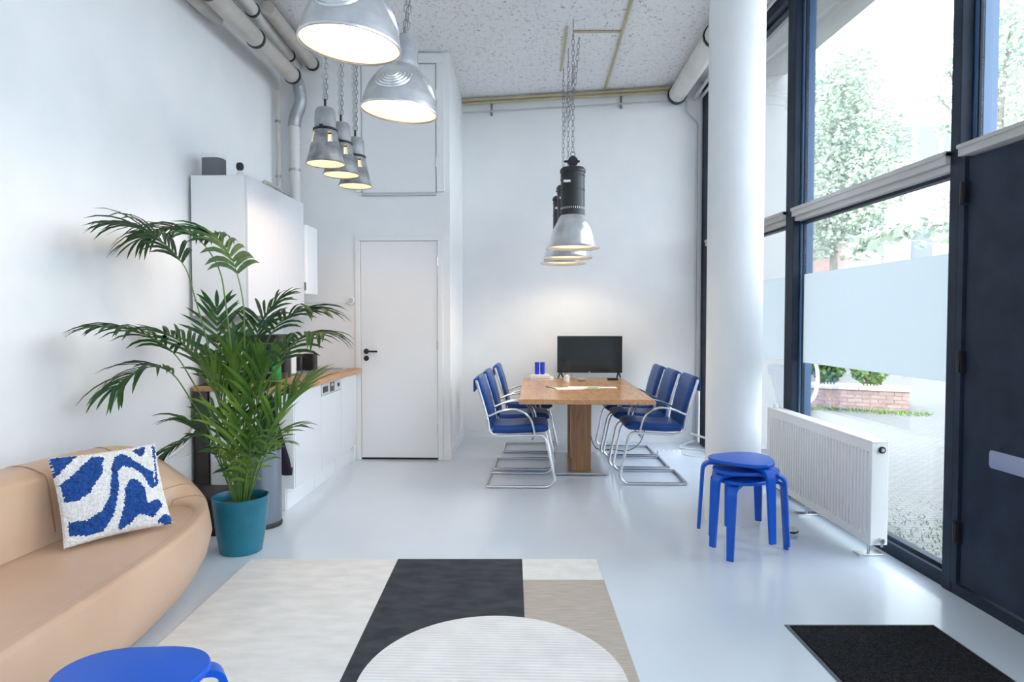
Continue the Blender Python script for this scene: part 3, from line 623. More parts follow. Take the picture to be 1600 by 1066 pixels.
t = thing('black_canister', (-2.09, 6.03, ZW), 'square black canister by the sink', 'canister')
mb = MB(); mb.rbox((-2.145, 5.965, ZW+.012), (-2.035, 6.075, ZW+.155), .012); mb.build('body', M['black'], t, smooth=True)
mb = MB(); mb.rbox((-2.148, 5.962, ZW+.155), (-2.032, 6.078, ZW+.165), .012); mb.build('lid', M['blacks'], t, smooth=True)
mb = MB(); mb.rbox((-2.30, 5.55, ZW), (-1.98, 6.09, ZW+.011), .02); tag(mb.build('drip_mat', M['grey']), 'dark grey draining mat under the bottles', 'mat')
t = thing('sink', (-1.95, 6.27, ZW), 'small round steel sink set in the worktop', 'sink')
mb = MB(); mb.lathe([(.0, .0005), (.12, .0007), (.135, .004), (.15, .004), (.152, .0005)], (-1.975, 6.27, ZW), 32); mb.build('rim', M['steel'], t, smooth=True)
mb = MB(); mb.lathe([(.0, .001), (.118, .0015)], (-1.975, 6.27, ZW), 32); mb.build('bowl', M['grey'], t, smooth=True)
# pedal bin, towel, crate
t = thing('pedal_bin', (-1.86, 4.37, 0), 'slim grey pedal bin standing behind the palm', 'bin')
mb = MB(); mb.lathe([(.125, .03), (.13, .05), (.13, .52)], (-1.86, 4.37, 0), 36, bot=True, top=True); mb.build('body', M['bin'], t, smooth=True)
mb = MB(); mb.lathe([(.132, 0), (.135, .015), (.13, .03)], (-1.86, 4.37, 0), 36, bot=True, top=True); mb.build('base_ring', M['black'], t, smooth=True)
mb = MB(); mb.lathe([(.133, .52), (.133, .55), (.09, .59), (.02, .6)], (-1.86, 4.37, 0), 36, bot=True, top=True); mb.build('lid', M['black'], t, smooth=True)
mb = MB(); mb.box((-1.88, 4.20, .01), (-1.82, 4.25, .025)); mb.build('pedal', M['black'], t)
t = thing('hand_towel', (-1.93, 4.67, .25), 'dark towel hanging from a hook on the cabinet end panel', 'towel')
mb = MB(); nu, nv = 10, 16; vv = []
for j in range(nv+1):
    for i in range(nu+1):
        u = i/nu-.5; v = j/nv; w = .05+.20*min(1, v*1.3); vv.append((-1.93+u*w+.05*v*v, KY0-.016-.006*math.cos(u*16)*(.3+v)-.006, .83-.60*v+abs(u)*.10*(1-v)+(.10*(u+.5) if j == nv else 0)))
mb.add(vv, [(j*(nu+1)+i, j*(nu+1)+i+1, (j+1)*(nu+1)+i+1, (j+1)*(nu+1)+i) for j in range(nv) for i in range(nu)]); mb.build('cloth', M['cloth'], t, smooth=True, solid=.005)
mb = MB(); mb.tube(rounded([(-1.93, KY0-.001, .86), (-1.93, KY0-.03, .86), (-1.93, KY0-.03, .83)], .01), .005, 8); mb.build('hook', M['steel'], t, smooth=True)
t = thing('storage_crate', (-2.18, 4.28, 0), 'low black crate on the floor behind the palm pot', 'crate')
mb = MB(); mb.rbox((-2.38, 4.12, 0), (-2.01, 4.46, .22), .03); mb.build('crate_body', M['black'], t, smooth=True)
mb = MB(); mb.rbox((-2.395, 4.105, .22), (-1.995, 4.475, .245), .035); mb.build('rim', M['blacks'], t, smooth=True)

# ================================================================== table and the things on it
TX0, TX1, TY0, TY1 = -.125, .98, 5.335, 7.33
t = thing('meeting_table', (.43, 6.3, 0), 'long wooden meeting table on a square pedestal', 'table')
mb = MB(); mb.box((TX0, TY0, .708), (TX1, TY1, .75)); mb.build('tabletop', M['wood'], t, bevel=.003)
mb = MB(); mb.box((.338, 5.97, .02), (.520, 6.15, .708)); mb.build('pedestal', M['woodv'], t, bevel=.003)
mb = MB(); mb.box((.338, 6.53, .02), (.520, 6.71, .708)); mb.build('pedestal', M['woodv'], t, bevel=.003)
mb = MB(); mb.box((.19, 5.86, .005), (.672, 6.79, .022)); bp_ = mb.build('base_plate', M['steel'], t, bevel=.003)
mb = MB(); mb.box((.30, 5.83, 0), (.56, 6.77, .005)); mb.build('floor_pad', M['grey'], bp_)
ZT = .7505
t = thing('television', (.61, 7.24, ZT), 'black flat television on two splayed feet at the far table end', 'television')
mb = MB(); mb.box((.253, 7.235, .815), (.968, 7.275, 1.222)); mb.build('casing', M['black'], t, bevel=.004)
mb = MB(); mb.box((.260, 7.2325, .832), (.961, 7.2355, 1.215)); mb.build('screen', M['screen'], t)
mb = MB(); mb.tube([(.61, 7.233, .823), (.61, 7.231, .823)], .008, 12); mb.build('badge', M['condg'], t)
for x in (.29, .93):
    mb = MB()
    for s_ in (-1, 1): mb.tube([(x, 7.25, .83), (x+.03*s_, 7.25+.07*s_, ZT+.008)], [.012, .008], 8)
    mb.build('foot', M['black'], t)
mb = MB(); mb.rbox((.79, 7.05, ZT), (.90, 7.135, ZT+.02), .01); tag(mb.build('media_box', M['black'], smooth=True), 'flat black media box by the television foot', 'media box')
bk = [((-.045, 7.06, ZT), (.21, 7.24, ZT+.022), M['paper'], 'thick cream notebook at the bottom of the pile'), ((-.05, 7.05, ZT+.0225), (.17, 7.23, ZT+.042), M['amber'], 'cream magazine on top of the notebook'), ((-.03, 7.08, ZT+.0425), (.16, 7.24, ZT+.055), M['paper'], 'thin white booklet topmost under the blue tumblers')]
for a, c, m_, lab in bk:
    t = thing('book', ((a[0]+c[0])/2, (a[1]+c[1])/2, a[2]), lab, 'book', 'books under the blue tumblers'); h = c[2]-a[2]
    mb = MB(); mb.box((a[0]+.004, a[1]+.004, a[2]+.002), (c[0]-.004, c[1]-.004, c[2]-.002)); mb.build('pages', M['paper'], t)
    mb = MB(); mb.box(a, (c[0], c[1], a[2]+.002)); mb.box((a[0], a[1], c[2]-.002), c); mb.box(a, (a[0]+.004, c[1], c[2])); mb.build('cover', m_, t)
for x, lab in ((.03, 'cobalt blue tumbler on the books, away from the television'), (.088, 'cobalt blue tumbler on the books, nearer the television')):
    lathe_thing('blue_tumbler', lab, 'tumbler', (x, 7.15, ZT+.0555), [('cup', [(.022, 0), (.024, .004), (.025, .128), (.021, .13)], M['bluecan']), ('rim', [(.0255, .124), (.0255, .131)], M['bluecan'])])
c = Vector((.335, 6.75, ZT))
t = thing('reed_diffuser', c, 'reed diffuser bottle with cream label and dark sticks', 'diffuser')
mb = MB(); mb.lathe([(.026, 0), (.028, .004), (.028, .07), (.012, .08), (.012, .092)], c, 24, bot=True, top=True); mb.build('bottle', M['amber'], t, smooth=True)
mb = MB(); mb.lathe([(.0286, .02), (.0286, .05)], c, 24); mb.build('label_band', M['paper'], t, smooth=True)
for dx_, dy_ in ((-.07, .01), (-.045, .03), (.02, .03), (.03, -.02), (-.01, .0)): mb = MB(); mb.tube([c+Vector((0, 0, .03)), c+Vector((dx_, dy_, .225))], .002, 5); mb.build('reed', M['blacks'], t)
for (x, y, a, w, h, m_, lab) in [(.30, 6.18, .25, .30, .21, M['paper'], 'white sheet lying beside the pencil'), (.47, 6.26, -.1, .30, .21, M['paper'], 'white sheet half under the green card'), (.68, 6.25, .05, .21, .15, M['paper'], 'white card beyond the green card'), (.555, 6.22, -.2, .10, .13, new_mat('green_card', (.25, .45, .18), .6), 'small green card lying among the white sheets')]:
    z = ZT+.0005+.0012*[.30, .47, .68, .555].index(x)
    mb = MB(); ca, sa = math.cos(a), math.sin(a); q = [(x+ca*u-sa*v, y+sa*u+ca*v) for u, v in ((-w/2, -h/2), (w/2, -h/2), (w/2, h/2), (-w/2, h/2))]
    mb.prism([(u, v, z) for u, v in q], [(u, v, z+.001) for u, v in q]); tag(mb.build('paper_sheet', m_), lab, 'paper')
t = thing('pencil', (.16, 6.2, ZT), 'dark pencil lying on the table beside the papers', 'pencil')
pa, pb = Vector((.115, 6.33, ZT+.005)), Vector((.215, 6.03, ZT+.005))
mb = MB(); mb.tube([pa, pa.lerp(pb, .88)], .005, 6); mb.build('barrel', M['blacks'], t)
mb = MB(); mb.tube([pa.lerp(pb, .88), pb], [.005, .001], 6); mb.build('tip', M['amber'], t)
lathe_thing('glass_dish', 'small round glass dish on the table before the television', 'dish', (.50, 6.93, ZT), [('dish', [(.03, 0), (.045, .012), (.05, .03), (.044, .03)], M['condg'])])
mb = MB(); mb.tube(spline([(.42, 7.30, .85), (.417, 7.30, .80), (.418, 7.21, ZT+.02), (.42, 7.12, ZT+.006), (.43, 6.98, ZT+.005)], 6), .003, 6); tag(mb.build('table_cable', M['black']), 'thin black cable hanging under the television', 'cable')
mb = MB(); mb.tube(spline([(.52, 7.30, .70), (.60, 7.38, .3), (.66, 7.1, .02), (.85, 7.0, .012), (1.0, 6.95, .012), (1.15, 7.05, .1), (1.22, 7.1, .35)], 8), .005, 6); tag(mb.build('floor_cable', M['black']), 'black cable trailing from the table to the floor', 'cable')
mb = MB(); mb.tube(spline([(1.52, 6.80, .015), (1.62, 6.7, .008), (1.8, 6.72, .008), (1.78, 7.0, .008), (1.60, 7.1, .008), (1.62, 7.25, .008), (1.78, 7.3, .06)], 8), .006, 6); tag(mb.build('floor_cable', M['cable']), 'white cable curling on the floor by the corner post', 'cable')
t = thing('power_strip', (1.42, 6.82, 0), 'white power strip lying on the floor by the back wall', 'power strip')
mb = MB(); mb.rbox((1.28, 6.78, 0), (1.52, 6.84, .045), .01); mb.build('body', M['white'], t, smooth=True)
for k in range(4): mb = MB(); mb.tube([(1.32+k*.053, 6.81, .045), (1.32+k*.053, 6.81, .047)], .019, 14); mb.build('socket', M['condg'], t)

# ------------------------------------------------------------------ cantilever chairs
def make_chair():
    """faces +x, centred on its runners, floor at z = 0"""
    t = thing('cantilever_chair', (0, 0, 0), 'x', 'chair', 'blue leather chairs around the meeting table')
    R = .0125; W = .245
    prof = [(-.28, .013), (.235, .013), (.288, .06), (.215, .40), (.185, .448), (-.19, .432), (-.255, .465), (-.275, .60), (-.365, .895)]
    P = rounded([(x, 0, z) for x, z in prof], .07, 6)
    for s_ in (-1, 1):
        mb = MB(); Q = [Vector((p.x, s_*W, p.z)) for p in P]; mb.tube(Q, R, 10); mb.build('frame_tube', M['chrome'], t, smooth=True)
        a = rounded([(-.262, s_*(W+.012), .603), (-.15, s_*(W+.022), .655), (-.02, s_*(W+.022), .668), (.085, s_*(W+.022), .60), (.122, s_*(W+.012), .455)], .07, 6)
        mb = MB(); mb.tube(a, .010, 8); mb.build('armrest', M['chrome'], t, smooth=True)
    mb = MB(); mb.tube([(-.28, -W, .013), (-.28, W, .013)], R, 10); mb.build('rear_runner', M['chrome'], t, smooth=True)
    mb = MB(); mb.tube([(-.365, -W, .89), (-.365, W, .89)], R*.9, 8); mb.build('top_rail', M['chrome'], t, smooth=True)
    mb = MB(); mb.tube([(.10, -W, .445), (.10, -W*.8, .40), (.10, W*.8, .40), (.10, W, .445)], .008, 8); mb.build('seat_stretcher', M['chrome'], t, smooth=True)
    # seat
    def slab(top, bot, w, name):
        mb = MB(); n = len(top); vv = []; sec = []
        cols = [-1, -.94, -.6, 0, .6, .94, 1]
        for k in range(n):
            (x0, z0), (x1, z1) = top[k], bot[k]
            for c_ in cols:
                e_ = .35 if abs(c_) == 1 else 0
                vv.append((x0+(x1-x0)*e_, c_*w, z0+(z1-z0)*e_))
            for c_ in cols[::-1]:
                e_ = .35 if abs(c_) == 1 else 0
                vv.append((x1+(x0-x1)*e_, c_*w, z1+(z0-z1)*e_))
        m = len(cols)*2; ff = []
        for k in range(n-1):
            for i in range(m): ff.append((k*m+i, k*m+(i+1) % m, (k+1)*m+(i+1) % m, (k+1)*m+i))
        ff += [tuple(range(m)), tuple(range((n-1)*m, n*m))[::-1]]
        mb.add(vv, ff); return mb.build(name, M['blueleather'], t, smooth=True, angle=60)
    slab([(-.235, .515), (-.10, .512), (.05, .523), (.15, .530), (.205, .522), (.232, .50)], [(-.235, .455), (-.10, .450), (.05, .458), (.15, .463), (.205, .468), (.236, .488)], .225, 'seat')
    slab([(-.228, .52), (-.245, .62), (-.278, .76), (-.325, .905), (-.352, .925), (-.372, .915)], [(-.25, .47), (-.272, .60), (-.315, .74), (-.368, .875), (-.388, .89), (-.388, .905)], .228, 'backrest')
    mb = MB(); mb.box((-.393, -.22, .80), (-.38, .22, .905)); mb.build('back_flap', M['blueleather'], t, bevel=.004)
    return t
chair0 = make_chair()
spots = [(-.115, 5.64, 0, 'blue leather cantilever chair on the door side, farthest from the television'), (-.095, 6.28, 0, 'blue leather cantilever chair on the door side, middle of its row'), (-.045, 7.08, 0, 'blue leather cantilever chair on the door side, nearest the television'),
         (1.01, 5.78, PI, 'blue leather cantilever chair on the window side, farthest from the television'), (.985, 6.38, PI, 'blue leather cantilever chair on the window side, middle of its row'), (.965, 6.95, PI, 'blue leather cantilever chair on the window side, nearest the television')]
for k, (x, y, a, lab) in enumerate(spots):
    o = chair0 if k == 0 else copy_tree(chair0)
    o.location = (x, y, 0); o.rotation_euler = (0, 0, a); o['label'] = lab

# ================================================================== lamps
def link_mesh(mb, c, ax, L, w, r, tw):
    """one chain link centred at c; ax up, flat direction by tw"""
    u = Vector((math.cos(tw), math.sin(tw), 0)); pts = []
    for sg in (1, -1):
        for k in range(4):
            t = (0 if sg == 1 else PI)+PI*k/3; pts.append(c+u*(w*math.cos(t))+ax*(sg*(L/2-w)+w*math.sin(t)))
    mb.tube(pts, r, 4, closed=True)
def chain(a, b_, parent, pitch=.04, w=.011, r=.0028, mat=None, name='chain'):
    a, b_ = Vector(a), Vector(b_); d = b_-a; n = max(2, int(d.length/pitch)); ax = d.normalized(); mb = MB()
    for k in range(n): link_mesh(mb, a+d*((k+.5)/n), ax, d.length/n+r*2.6, w, r, (k % 2)*PI/2+.4)
    o = mb.build(name, mat or M['galv'], parent, smooth=True); return o
def point_light(name, loc, power, col, rad, parent, rot=0):
    """downward lamp light at the mouth of the shade"""
    ld = bpy.data.lights.new(name, 'SPOT'); ld.energy = power; ld.color = col; ld.shadow_soft_size = rad; ld.spot_size = math.radians(165); ld.spot_blend = .5
    lo = bpy.data.objects.new(name, ld); COL.objects.link(lo); lo.parent = parent; lo.location = Vector(loc)-parent.location; lo.rotation_euler = (0, rot, 0)
    return lo
def dome_lamp(c, tilt, label, power):
    """c = centre of the rim"""
    c = Vector(c); t = thing('dome_pendant_lamp', c, label, 'lamp', 'large aluminium dome lamps'); R = Matrix.Rotation(tilt, 3, 'Y')
    prof = [(.225, 0), (.228, .006), (.224, .03), (.213, .08), (.195, .13), (.168, .18), (.135, .225), (.105, .255), (.092, .268)]
    # outer shell with pressed ripple arcs
    fine = []
    for k in range(len(prof)-1):
        for q in range(14): s_ = q/14; fine.append((prof[k][0]*(1-s_)+prof[k+1][0]*s_, prof[k][1]*(1-s_)+prof[k+1][1]*s_))
    fine.append(prof[-1]); seg = 320; vv = []; ff = []
    cen = [Vector((.168*math.cos(a), .168*math.sin(a), .18)) for a in (-PI/2-.12, 0.2, PI/2, PI-.1)]
    for r, z in fine:
        for q in range(seg):
            a = 2*PI*q/seg; p = Vector((r*math.cos(a), r*math.sin(a), z)); d = min((p-e_).length for e_ in cen)
            k = 0
            if .03 < d < .12 and z < .178 and z > .012: k = .0036*math.sin((d-.03)*2*PI/.018)
            vv.append(c+R @ (p+Vector((math.cos(a), math.sin(a), .3))*k))
    for k in range(len(fine)-1):
        for q in range(seg): ff.append((k*seg+q, k*seg+(q+1) % seg, (k+1)*seg+(q+1) % seg, (k+1)*seg+q))
    mb = MB(); mb.add(vv, ff); mb.build('shade', M['alu'], t, smooth=True)
    mb = MB(); mb.lathe([(r-.004, z) for r, z in prof[1:]], c, 64, R); mb.build('reflector', M['aluin'], t, smooth=True)
    mb = MB(); mb.lathe([(.223, -.004), (.230, -.003), (.231, .006), (.226, .009)], c, 64, R); mb.build('rim', M['alu'], t, smooth=True)
    mb = MB(); mb.lathe([(.098, .262), (.100, .285), (.088, .29), (.080, .40), (.070, .44), (.03, .452)], c, 32, R, bot=True, top=True); mb.build('housing', M['zinc'], t, smooth=True)
    top = c+R @ Vector((0, 0, .45))
    mb = MB(); mb.tube([top, top+Vector((0, 0, .05))], .012, 10); mb.build('eye_bolt', M['galv'], t)
    chain(top+Vector((.004, 0, .05)), (top.x+.03, top.y, HC-.002), t, .045, .012, .003)
    chain(top+Vector((.012, .0, .04)), (top.x+.05, top.y+.02, HC-.45), t, .045, .012, .003)
    bc = c+R @ Vector((0, 0, .13))
    mb = MB(); mb.lathe([(.004, -.085), (.03, -.075), (.052, -.04), (.055, 0), (.04, .05), (.022, .085), (.02, .12)], bc, 20, R, bot=True, top=True); mb.build('bulb', M['bulb'], t, smooth=True)
    point_light('lamp_light', c+R @ Vector((0, 0, .004)), power, (1, .82, .58), .06, t, tilt)
    return t
dome_lamp((-.835, 2.97, 2.64), math.radians(5), 'large glowing aluminium dome lamp hanging closest to the sofa', 9)
dome_lamp((-.815, 3.95, 2.65), math.radians(5), 'large glowing aluminium dome lamp before the white access panel', 9)
def cone_lamp(c, label, dark):
    c = Vector(c); t = thing('cone_pendant_lamp', c, label, 'lamp', 'small zinc cone lamps over the worktop')
    seg = 40
    slots = lambda k, q: k == 3 and (q % 10) in (1, 2)
    prof = [(.130, 0), (.121, .03), (.104, .10), (.095, .135), (.080, .205), (.076, .225)]
    Rz = Matrix.Rotation(.35, 3, 'Z')
    mb = MB(); mb.lathe(prof, c, seg, Rz, skip=slots); mb.build('shade', M['galv'], t, smooth=True)
    mb = MB(); mb.lathe([(.128, .002), (.118, .03), (.101, .10), (.092, .135)], c, seg); mb.build('reflector', M['aluin'], t, smooth=True)
    mb = MB(); mb.lathe([(.129, -.004), (.134, 0), (.130, .006)], c, seg); mb.build('rim', M['galv'], t, smooth=True)
    mb = MB(); mb.lathe([(.078, .222), (.083, .226), (.083, .236), (.078, .24)], c, seg); rg = mb.build('clamp_ring', M['blacks'], t, smooth=True)
    mb = MB(); mb.box(c+Vector((-.012, -.10, .224)), c+Vector((.012, -.08, .245))); mb.build('clamp_screw', M['blacks'], rg)
    mb = MB(); mb.lathe([(.074, .235), (.072, .30), (.068, .355), (.055, .378), (.02, .388)], c, seg, top=True); mb.build('cap', M['zinc'], t, smooth=True)
    top = c+Vector((0, 0, .385)); mb = MB(); mb.tube([top, top+Vector((0, 0, .055))], .009, 8); mb.build('eye_bolt', M['blacks'], t)
    chain(top+Vector((0, 0, .05)), (c.x, c.y, HC-.002), t, .034, .010, .0028, M['condg'])
    chain(top+Vector((.008, 0, .055)), (c.x+.016, c.y+.012, HC-.3), t, .034, .010, .0028, M['galv'])
    chain(top+Vector((-.008, 0, .055)), (c.x-.014, c.y+.008, HC-.5), t, .034, .010, .0028, M['condg'])
    mb = MB(); mb.lathe([(.003, .07), (.022, .08), (.03, .11), (.026, .15), (.015, .18), (.014, .22)], c, 16, bot=True, top=True); mb.build('bulb', M['bulb2'], t, smooth=True)
    point_light('lamp_light', c+Vector((0, 0, .004)), 4.5, (1, .60, .32), .04, t)
cone_lamp((-1.44, 4.50, 2.475), 'small zinc cone lamp of the row of three, hung closest to the palm', 0)
cone_lamp((-1.432, 4.84, 2.475), 'small zinc cone lamp in the middle of the row of three', 1)
cone_lamp((-1.425, 5.20, 2.465), 'small zinc cone lamp of the row of three, hung closest to the door', 2)
def bay_lamp(c, label, power):
    c = Vector(c); t = thing('industrial_pendant_lamp', c, label, 'lamp', 'black-topped lamps over the meeting table'); seg = 48
    mb = MB(); mb.lathe([(.236, .004), (.205, .018), (.200, .03), (.188, .11), (.170, .17), (.150, .205), (.148, .212), (.138, .225), (.118, .27), (.106, .285)], c, seg); mb.build('shade', M['alu'], t, smooth=True)
    mb = MB(); mb.lathe([(.236, -.002), (.239, .003), (.236, .008)], c, seg); mb.build('rim', M['alu'], t, smooth=True)
    mb = MB(); mb.lathe([(.232, .002), (.198, .022), (.184, .11), (.164, .17), (.10, .27)], c, seg); mb.build('reflector', M['aluin'], t, smooth=True)
    mb = MB(); mb.lathe([(.106, .28), (.104, .655), (.112, .66), (.113, .682), (.10, .70), (.03, .712)], c, seg, top=True); h = mb.build('housing', M['lampblk'], t, smooth=True)
    for z, n_, m_ in ((.63, 36, M['black']), (.505, 36, M['black']), (.345, 36, M['amber'])):
        mb = MB()
        for k in range(n_):
            a = 2*PI*k/n_; u = Vector((math.cos(a), math.sin(a), 0)); w = Vector((-u.y, u.x, 0)); p = c+u*.1055+Vector((0, 0, z))
            mb.hexa([p-w*.003-u*.002-Vector((0, 0, .009)), p+w*.003-u*.002-Vector((0, 0, .009)), p+w*.003+u*.001-Vector((0, 0, .009)), p-w*.003+u*.001-Vector((0, 0, .009)), p-w*.003-u*.002+Vector((0, 0, .009)), p+w*.003-u*.002+Vector((0, 0, .009)), p+w*.003+u*.001+Vector((0, 0, .009)), p-w*.003+u*.001+Vector((0, 0, .009))])
        mb.build('vent_slots', m_, h, kind='stuff')
    mb = MB(); mb.box(c+Vector((-.085, -.108, .56)), c+Vector((-.025, -.088, .578))); mb.build('name_plate', M['paper'], h)
    top = c+Vector((0, 0, .71))
    mb = MB(); mb.prism([top+Vector((x, -.02, z)) for x, z in ((0, 0), (.035, .02), (.05, .045), (.035, .075), (.012, .095), (-.012, .095), (-.035, .075), (-.05, .045), (-.035, .02))], [top+Vector((x, .02, z)) for x, z in ((0, 0), (.035, .02), (.05, .045), (.035, .075), (.012, .095), (-.012, .095), (-.035, .075), (-.05, .045), (-.035, .02))])
    mb.tube([top+Vector((-.075, 0, .05)), top+Vector((.06, 0, .05))], .011, 8); mb.build('hanger_block', M['blacks'], t)
    mb = MB(); mb.tube([top+Vector((.02*math.cos(a), 0, .112+.022*math.sin(a))) for a in [2*PI*k/14 for k in range(14)]], .004, 6, closed=True); mb.build('hanger_ring', M['galv'], t, smooth=True)
    mb = MB(); mb.tube([(c.x, c.y, HC), (c.x, c.y, HC-.14)], .004, 6); mb.build('threaded_rod', M['galv'], t)
    chain(top+Vector((0, 0, .128)), (c.x, c.y, HC-.13), t, .046, .012, .003, M['grey'])
    chain((c.x+.01, c.y, top.z+.62), (c.x+.05, c.y, HC-.16), t, .046, .012, .003, M['grey'], 'spare_chain')
    bc = c+Vector((0, 0, .10)); mb = MB(); mb.lathe([(.004, -.06), (.03, -.04), (.04, 0), (.03, .06), (.02, .10), (.02, .17)], bc, 16, bot=True, top=True); mb.build('bulb', M['bulb2'], t, smooth=True)
    point_light('lamp_light', c+Vector((0, 0, .004)), power, (1, .88, .70), .06, t)
bay_lamp((.335, 5.80, 2.03), 'black-topped aluminium lamp over the table end farthest from the television', 5.5)
bay_lamp((.325, 6.41, 2.00), 'black-topped aluminium lamp over the middle of the table', 5.5)
bay_lamp((.300, 6.92, 1.99), 'black-topped aluminium lamp above the television end of the table', 5.5)

# ================================================================== radiator
RA, RB = Vector((1.885, 5.33, 0)), Vector((1.955, 3.835, 0))
rd = (RB-RA).normalized(); rn = Vector((rd.y, -rd.x, 0)); LR = (RB-RA).length
if rn.x < 0: rn = -rn      # towards the window
def rp(t, o, z): p = RA+rd*t+rn*o; return Vector((p.x, p.y, z))
RZ0, RZ1 = .085, .692
t = thing('panel_radiator', ((RA.x+RB.x)/2, (RA.y+RB.y)/2, 0), 'white ribbed panel radiator on feet before the shop window', 'radiator')
def ribbed(o_face, depth, name):
    mb = MB(); N = 37; ts = []
    for k in range(N):
        a = .035+(LR-.07)*k/N; w = (LR-.07)/N
        ts += [(a, 0), (a+w*.36, 0), (a+w*.46, 1), (a+w*.90, 1)]
    ts = [(0, 0)]+ts+[(LR-.035, 0), (LR, 0)]
    zs = [(RZ0+.004, 0), (RZ0+.045, 0), (RZ0+.06, 1), (RZ1-.075, 1), (RZ1-.06, 0), (RZ1-.006, 0)]
    vv = [rp(a, o_face+(depth if (g and h) else 0), z) for z, h in zs for a, g in ts]; m = len(ts)
    mb.add(vv, [(j*m+i, j*m+i+1, (j+1)*m+i+1, (j+1)*m+i) for j in range(len(zs)-1) for i in range(m-1)])
    return mb.build(name, M['radw'], t)
ribbed(0, .010, 'front_panel'); ribbed(.095, -.010, 'rear_panel')
def rbx(t0, t1, o0, o1, z0, z1, name, mat, par=None, bevel=.004):
    mb = MB(); mb.hexa([rp(t0, o0, z0), rp(t1, o0, z0), rp(t1, o1, z0), rp(t0, o1, z0), rp(t0, o0, z1), rp(t1, o0, z1), rp(t1, o1, z1), rp(t0, o1, z1)]); return mb.build(name, mat, par or t, bevel=bevel)
rbx(-.004, LR+.004, -.003, .098, RZ1-.008, RZ1+.006, 'top_grille', M['radw'])
rbx(LR-.012, LR+.003, -.003, .098, RZ0+.004, RZ1-.008, 'side_panel', M['radw']); rbx(-.003, .012, -.003, .098, RZ0+.004, RZ1-.008, 'side_panel', M['radw'])
rbx(.02, LR-.02, .03, .065, RZ0+.02, RZ1-.03, 'convector_core', M['condg'])
rbx(.0, LR, -.001, .012, RZ0, RZ0+.012, 'bottom_rail', M['radw'])
mb = MB(); mb.tube([rp(LR+.003, .055, RZ1-.045), rp(LR+.012, .055, RZ1-.045)], .020, 18); pg = mb.build('plug_ring', M['black'], t, smooth=True)
mb = MB(); mb.tube([rp(LR+.012, .055, RZ1-.045), rp(LR+.018, .055, RZ1-.045)], .011, 14); mb.build('plug', M['steel'], pg, smooth=True)
mb = MB(); mb.tube([rp(LR+.003, .055, RZ0+.035), rp(LR+.03, .055, RZ0+.035)], .014, 14); mb.tube([rp(LR+.02, .055, RZ0+.035), rp(LR+.022, .055, RZ0)], .008, 8); mb.build('drain_valve', M['steel'], t, smooth=True)
mb = MB(); mb.tube([rp(.05, .05, RZ1+.004), rp(.05, .05, RZ1+.04)], .024, 18); mb.build('thermostat_knob', M['white'], t, smooth=True, bevel=.003)
for tt in (.60, LR-.10):
    mb = MB(); q = rp(tt, .045, 0); mb.tube([(q.x, q.y, 0), (q.x, q.y, RZ0+.03)], .009, 10); f = mb.build('foot', M['steel'], t, smooth=True)
    rbx(tt-.035, tt+.035, -.03, .12, 0, .012, 'foot_plate', M['chrome'], f, .002)
# door stop
c = (1.655, 4.245, 0)
t = thing('door_stop', c, 'round steel door stop on the floor behind the stools', 'door stop')
mb = MB(); mb.lathe([(.045, 0), (.047, .004), (.047, .032)], c, 28, bot=True, top=True); mb.build('weight', M['chrome'], t, smooth=True)
mb = MB(); mb.lathe([(.049, .032), (.049, .044)], c, 28, bot=True, top=True); mb.build('rubber_ring', M['black'], t, smooth=True)
mb = MB(); mb.lathe([(.046, .044), (.046, .052), (.02, .056)], c, 28, bot=True, top=True); mb.build('top', M['steel'], t, smooth=True)

# ================================================================== stools
def make_stool():
    """rounded-triangle seat on three bent legs; local origin on the floor"""
    t = thing('blue_stool', (0, 0, 0), 'x', 'stool', 'bright blue three-legged stools')
    out = []
    for k in range(72):
        a = 2*PI*k/72; r = .190+.0185*math.cos(3*a); out.append((r*math.cos(a), r*math.sin(a)))
    mb = MB(); rings = [(.93, .427), (.99, .430), (1.0, .436), (1.0, .444), (.985, .449), (.95, .45)]
    vv = [(x*s_, y*s_, z) for s_, z in rings for x, y in out]; n_ = 72
    ff = [(j*n_+i, j*n_+(i+1) % n_, (j+1)*n_+(i+1) % n_, (j+1)*n_+i) for j in range(len(rings)-1) for i in range(n_)]+[tuple(range(n_))[::-1], tuple(range((len(rings)-1)*n_, len(rings)*n_))]
    mb.add(vv, ff); mb.build('seat', M['bluestool'], t, smooth=True)
    for k in range(3):
        a = 2*PI*k/3; u = Vector((math.cos(a), math.sin(a), 0)); w = Vector((-u.y, u.x, 0))
        P = rounded([u*.07+Vector((0, 0, .416)), u*.238+Vector((0, 0, .416)), u*.262+Vector((0, 0, .0))], .052, 8)
        mb = MB(); vv = []; m = len(P)
        for i, p in enumerate(P):
            tg = (P[min(i+1, m-1)]-P[max(i-1, 0)]).normalized(); nn_ = tg.cross(w).normalized()*.0095; ww = w*(.028 if p.z > .3 else .028-.009*(1-p.z/.3))
            vv += [p-ww-nn_, p+ww-nn_, p+ww+nn_, p-ww+nn_]
        ff = [(i*4+q, i*4+(q+1) % 4, (i+1)*4+(q+1) % 4, (i+1)*4+q) for i in range(m-1) for q in range(4)]+[(3, 2, 1, 0), tuple(range((m-1)*4, m*4))]
        mb.add(vv, ff); mb.build('leg', M['bluestool'], t, smooth=True, angle=35)
    return t
stool0 = make_stool()
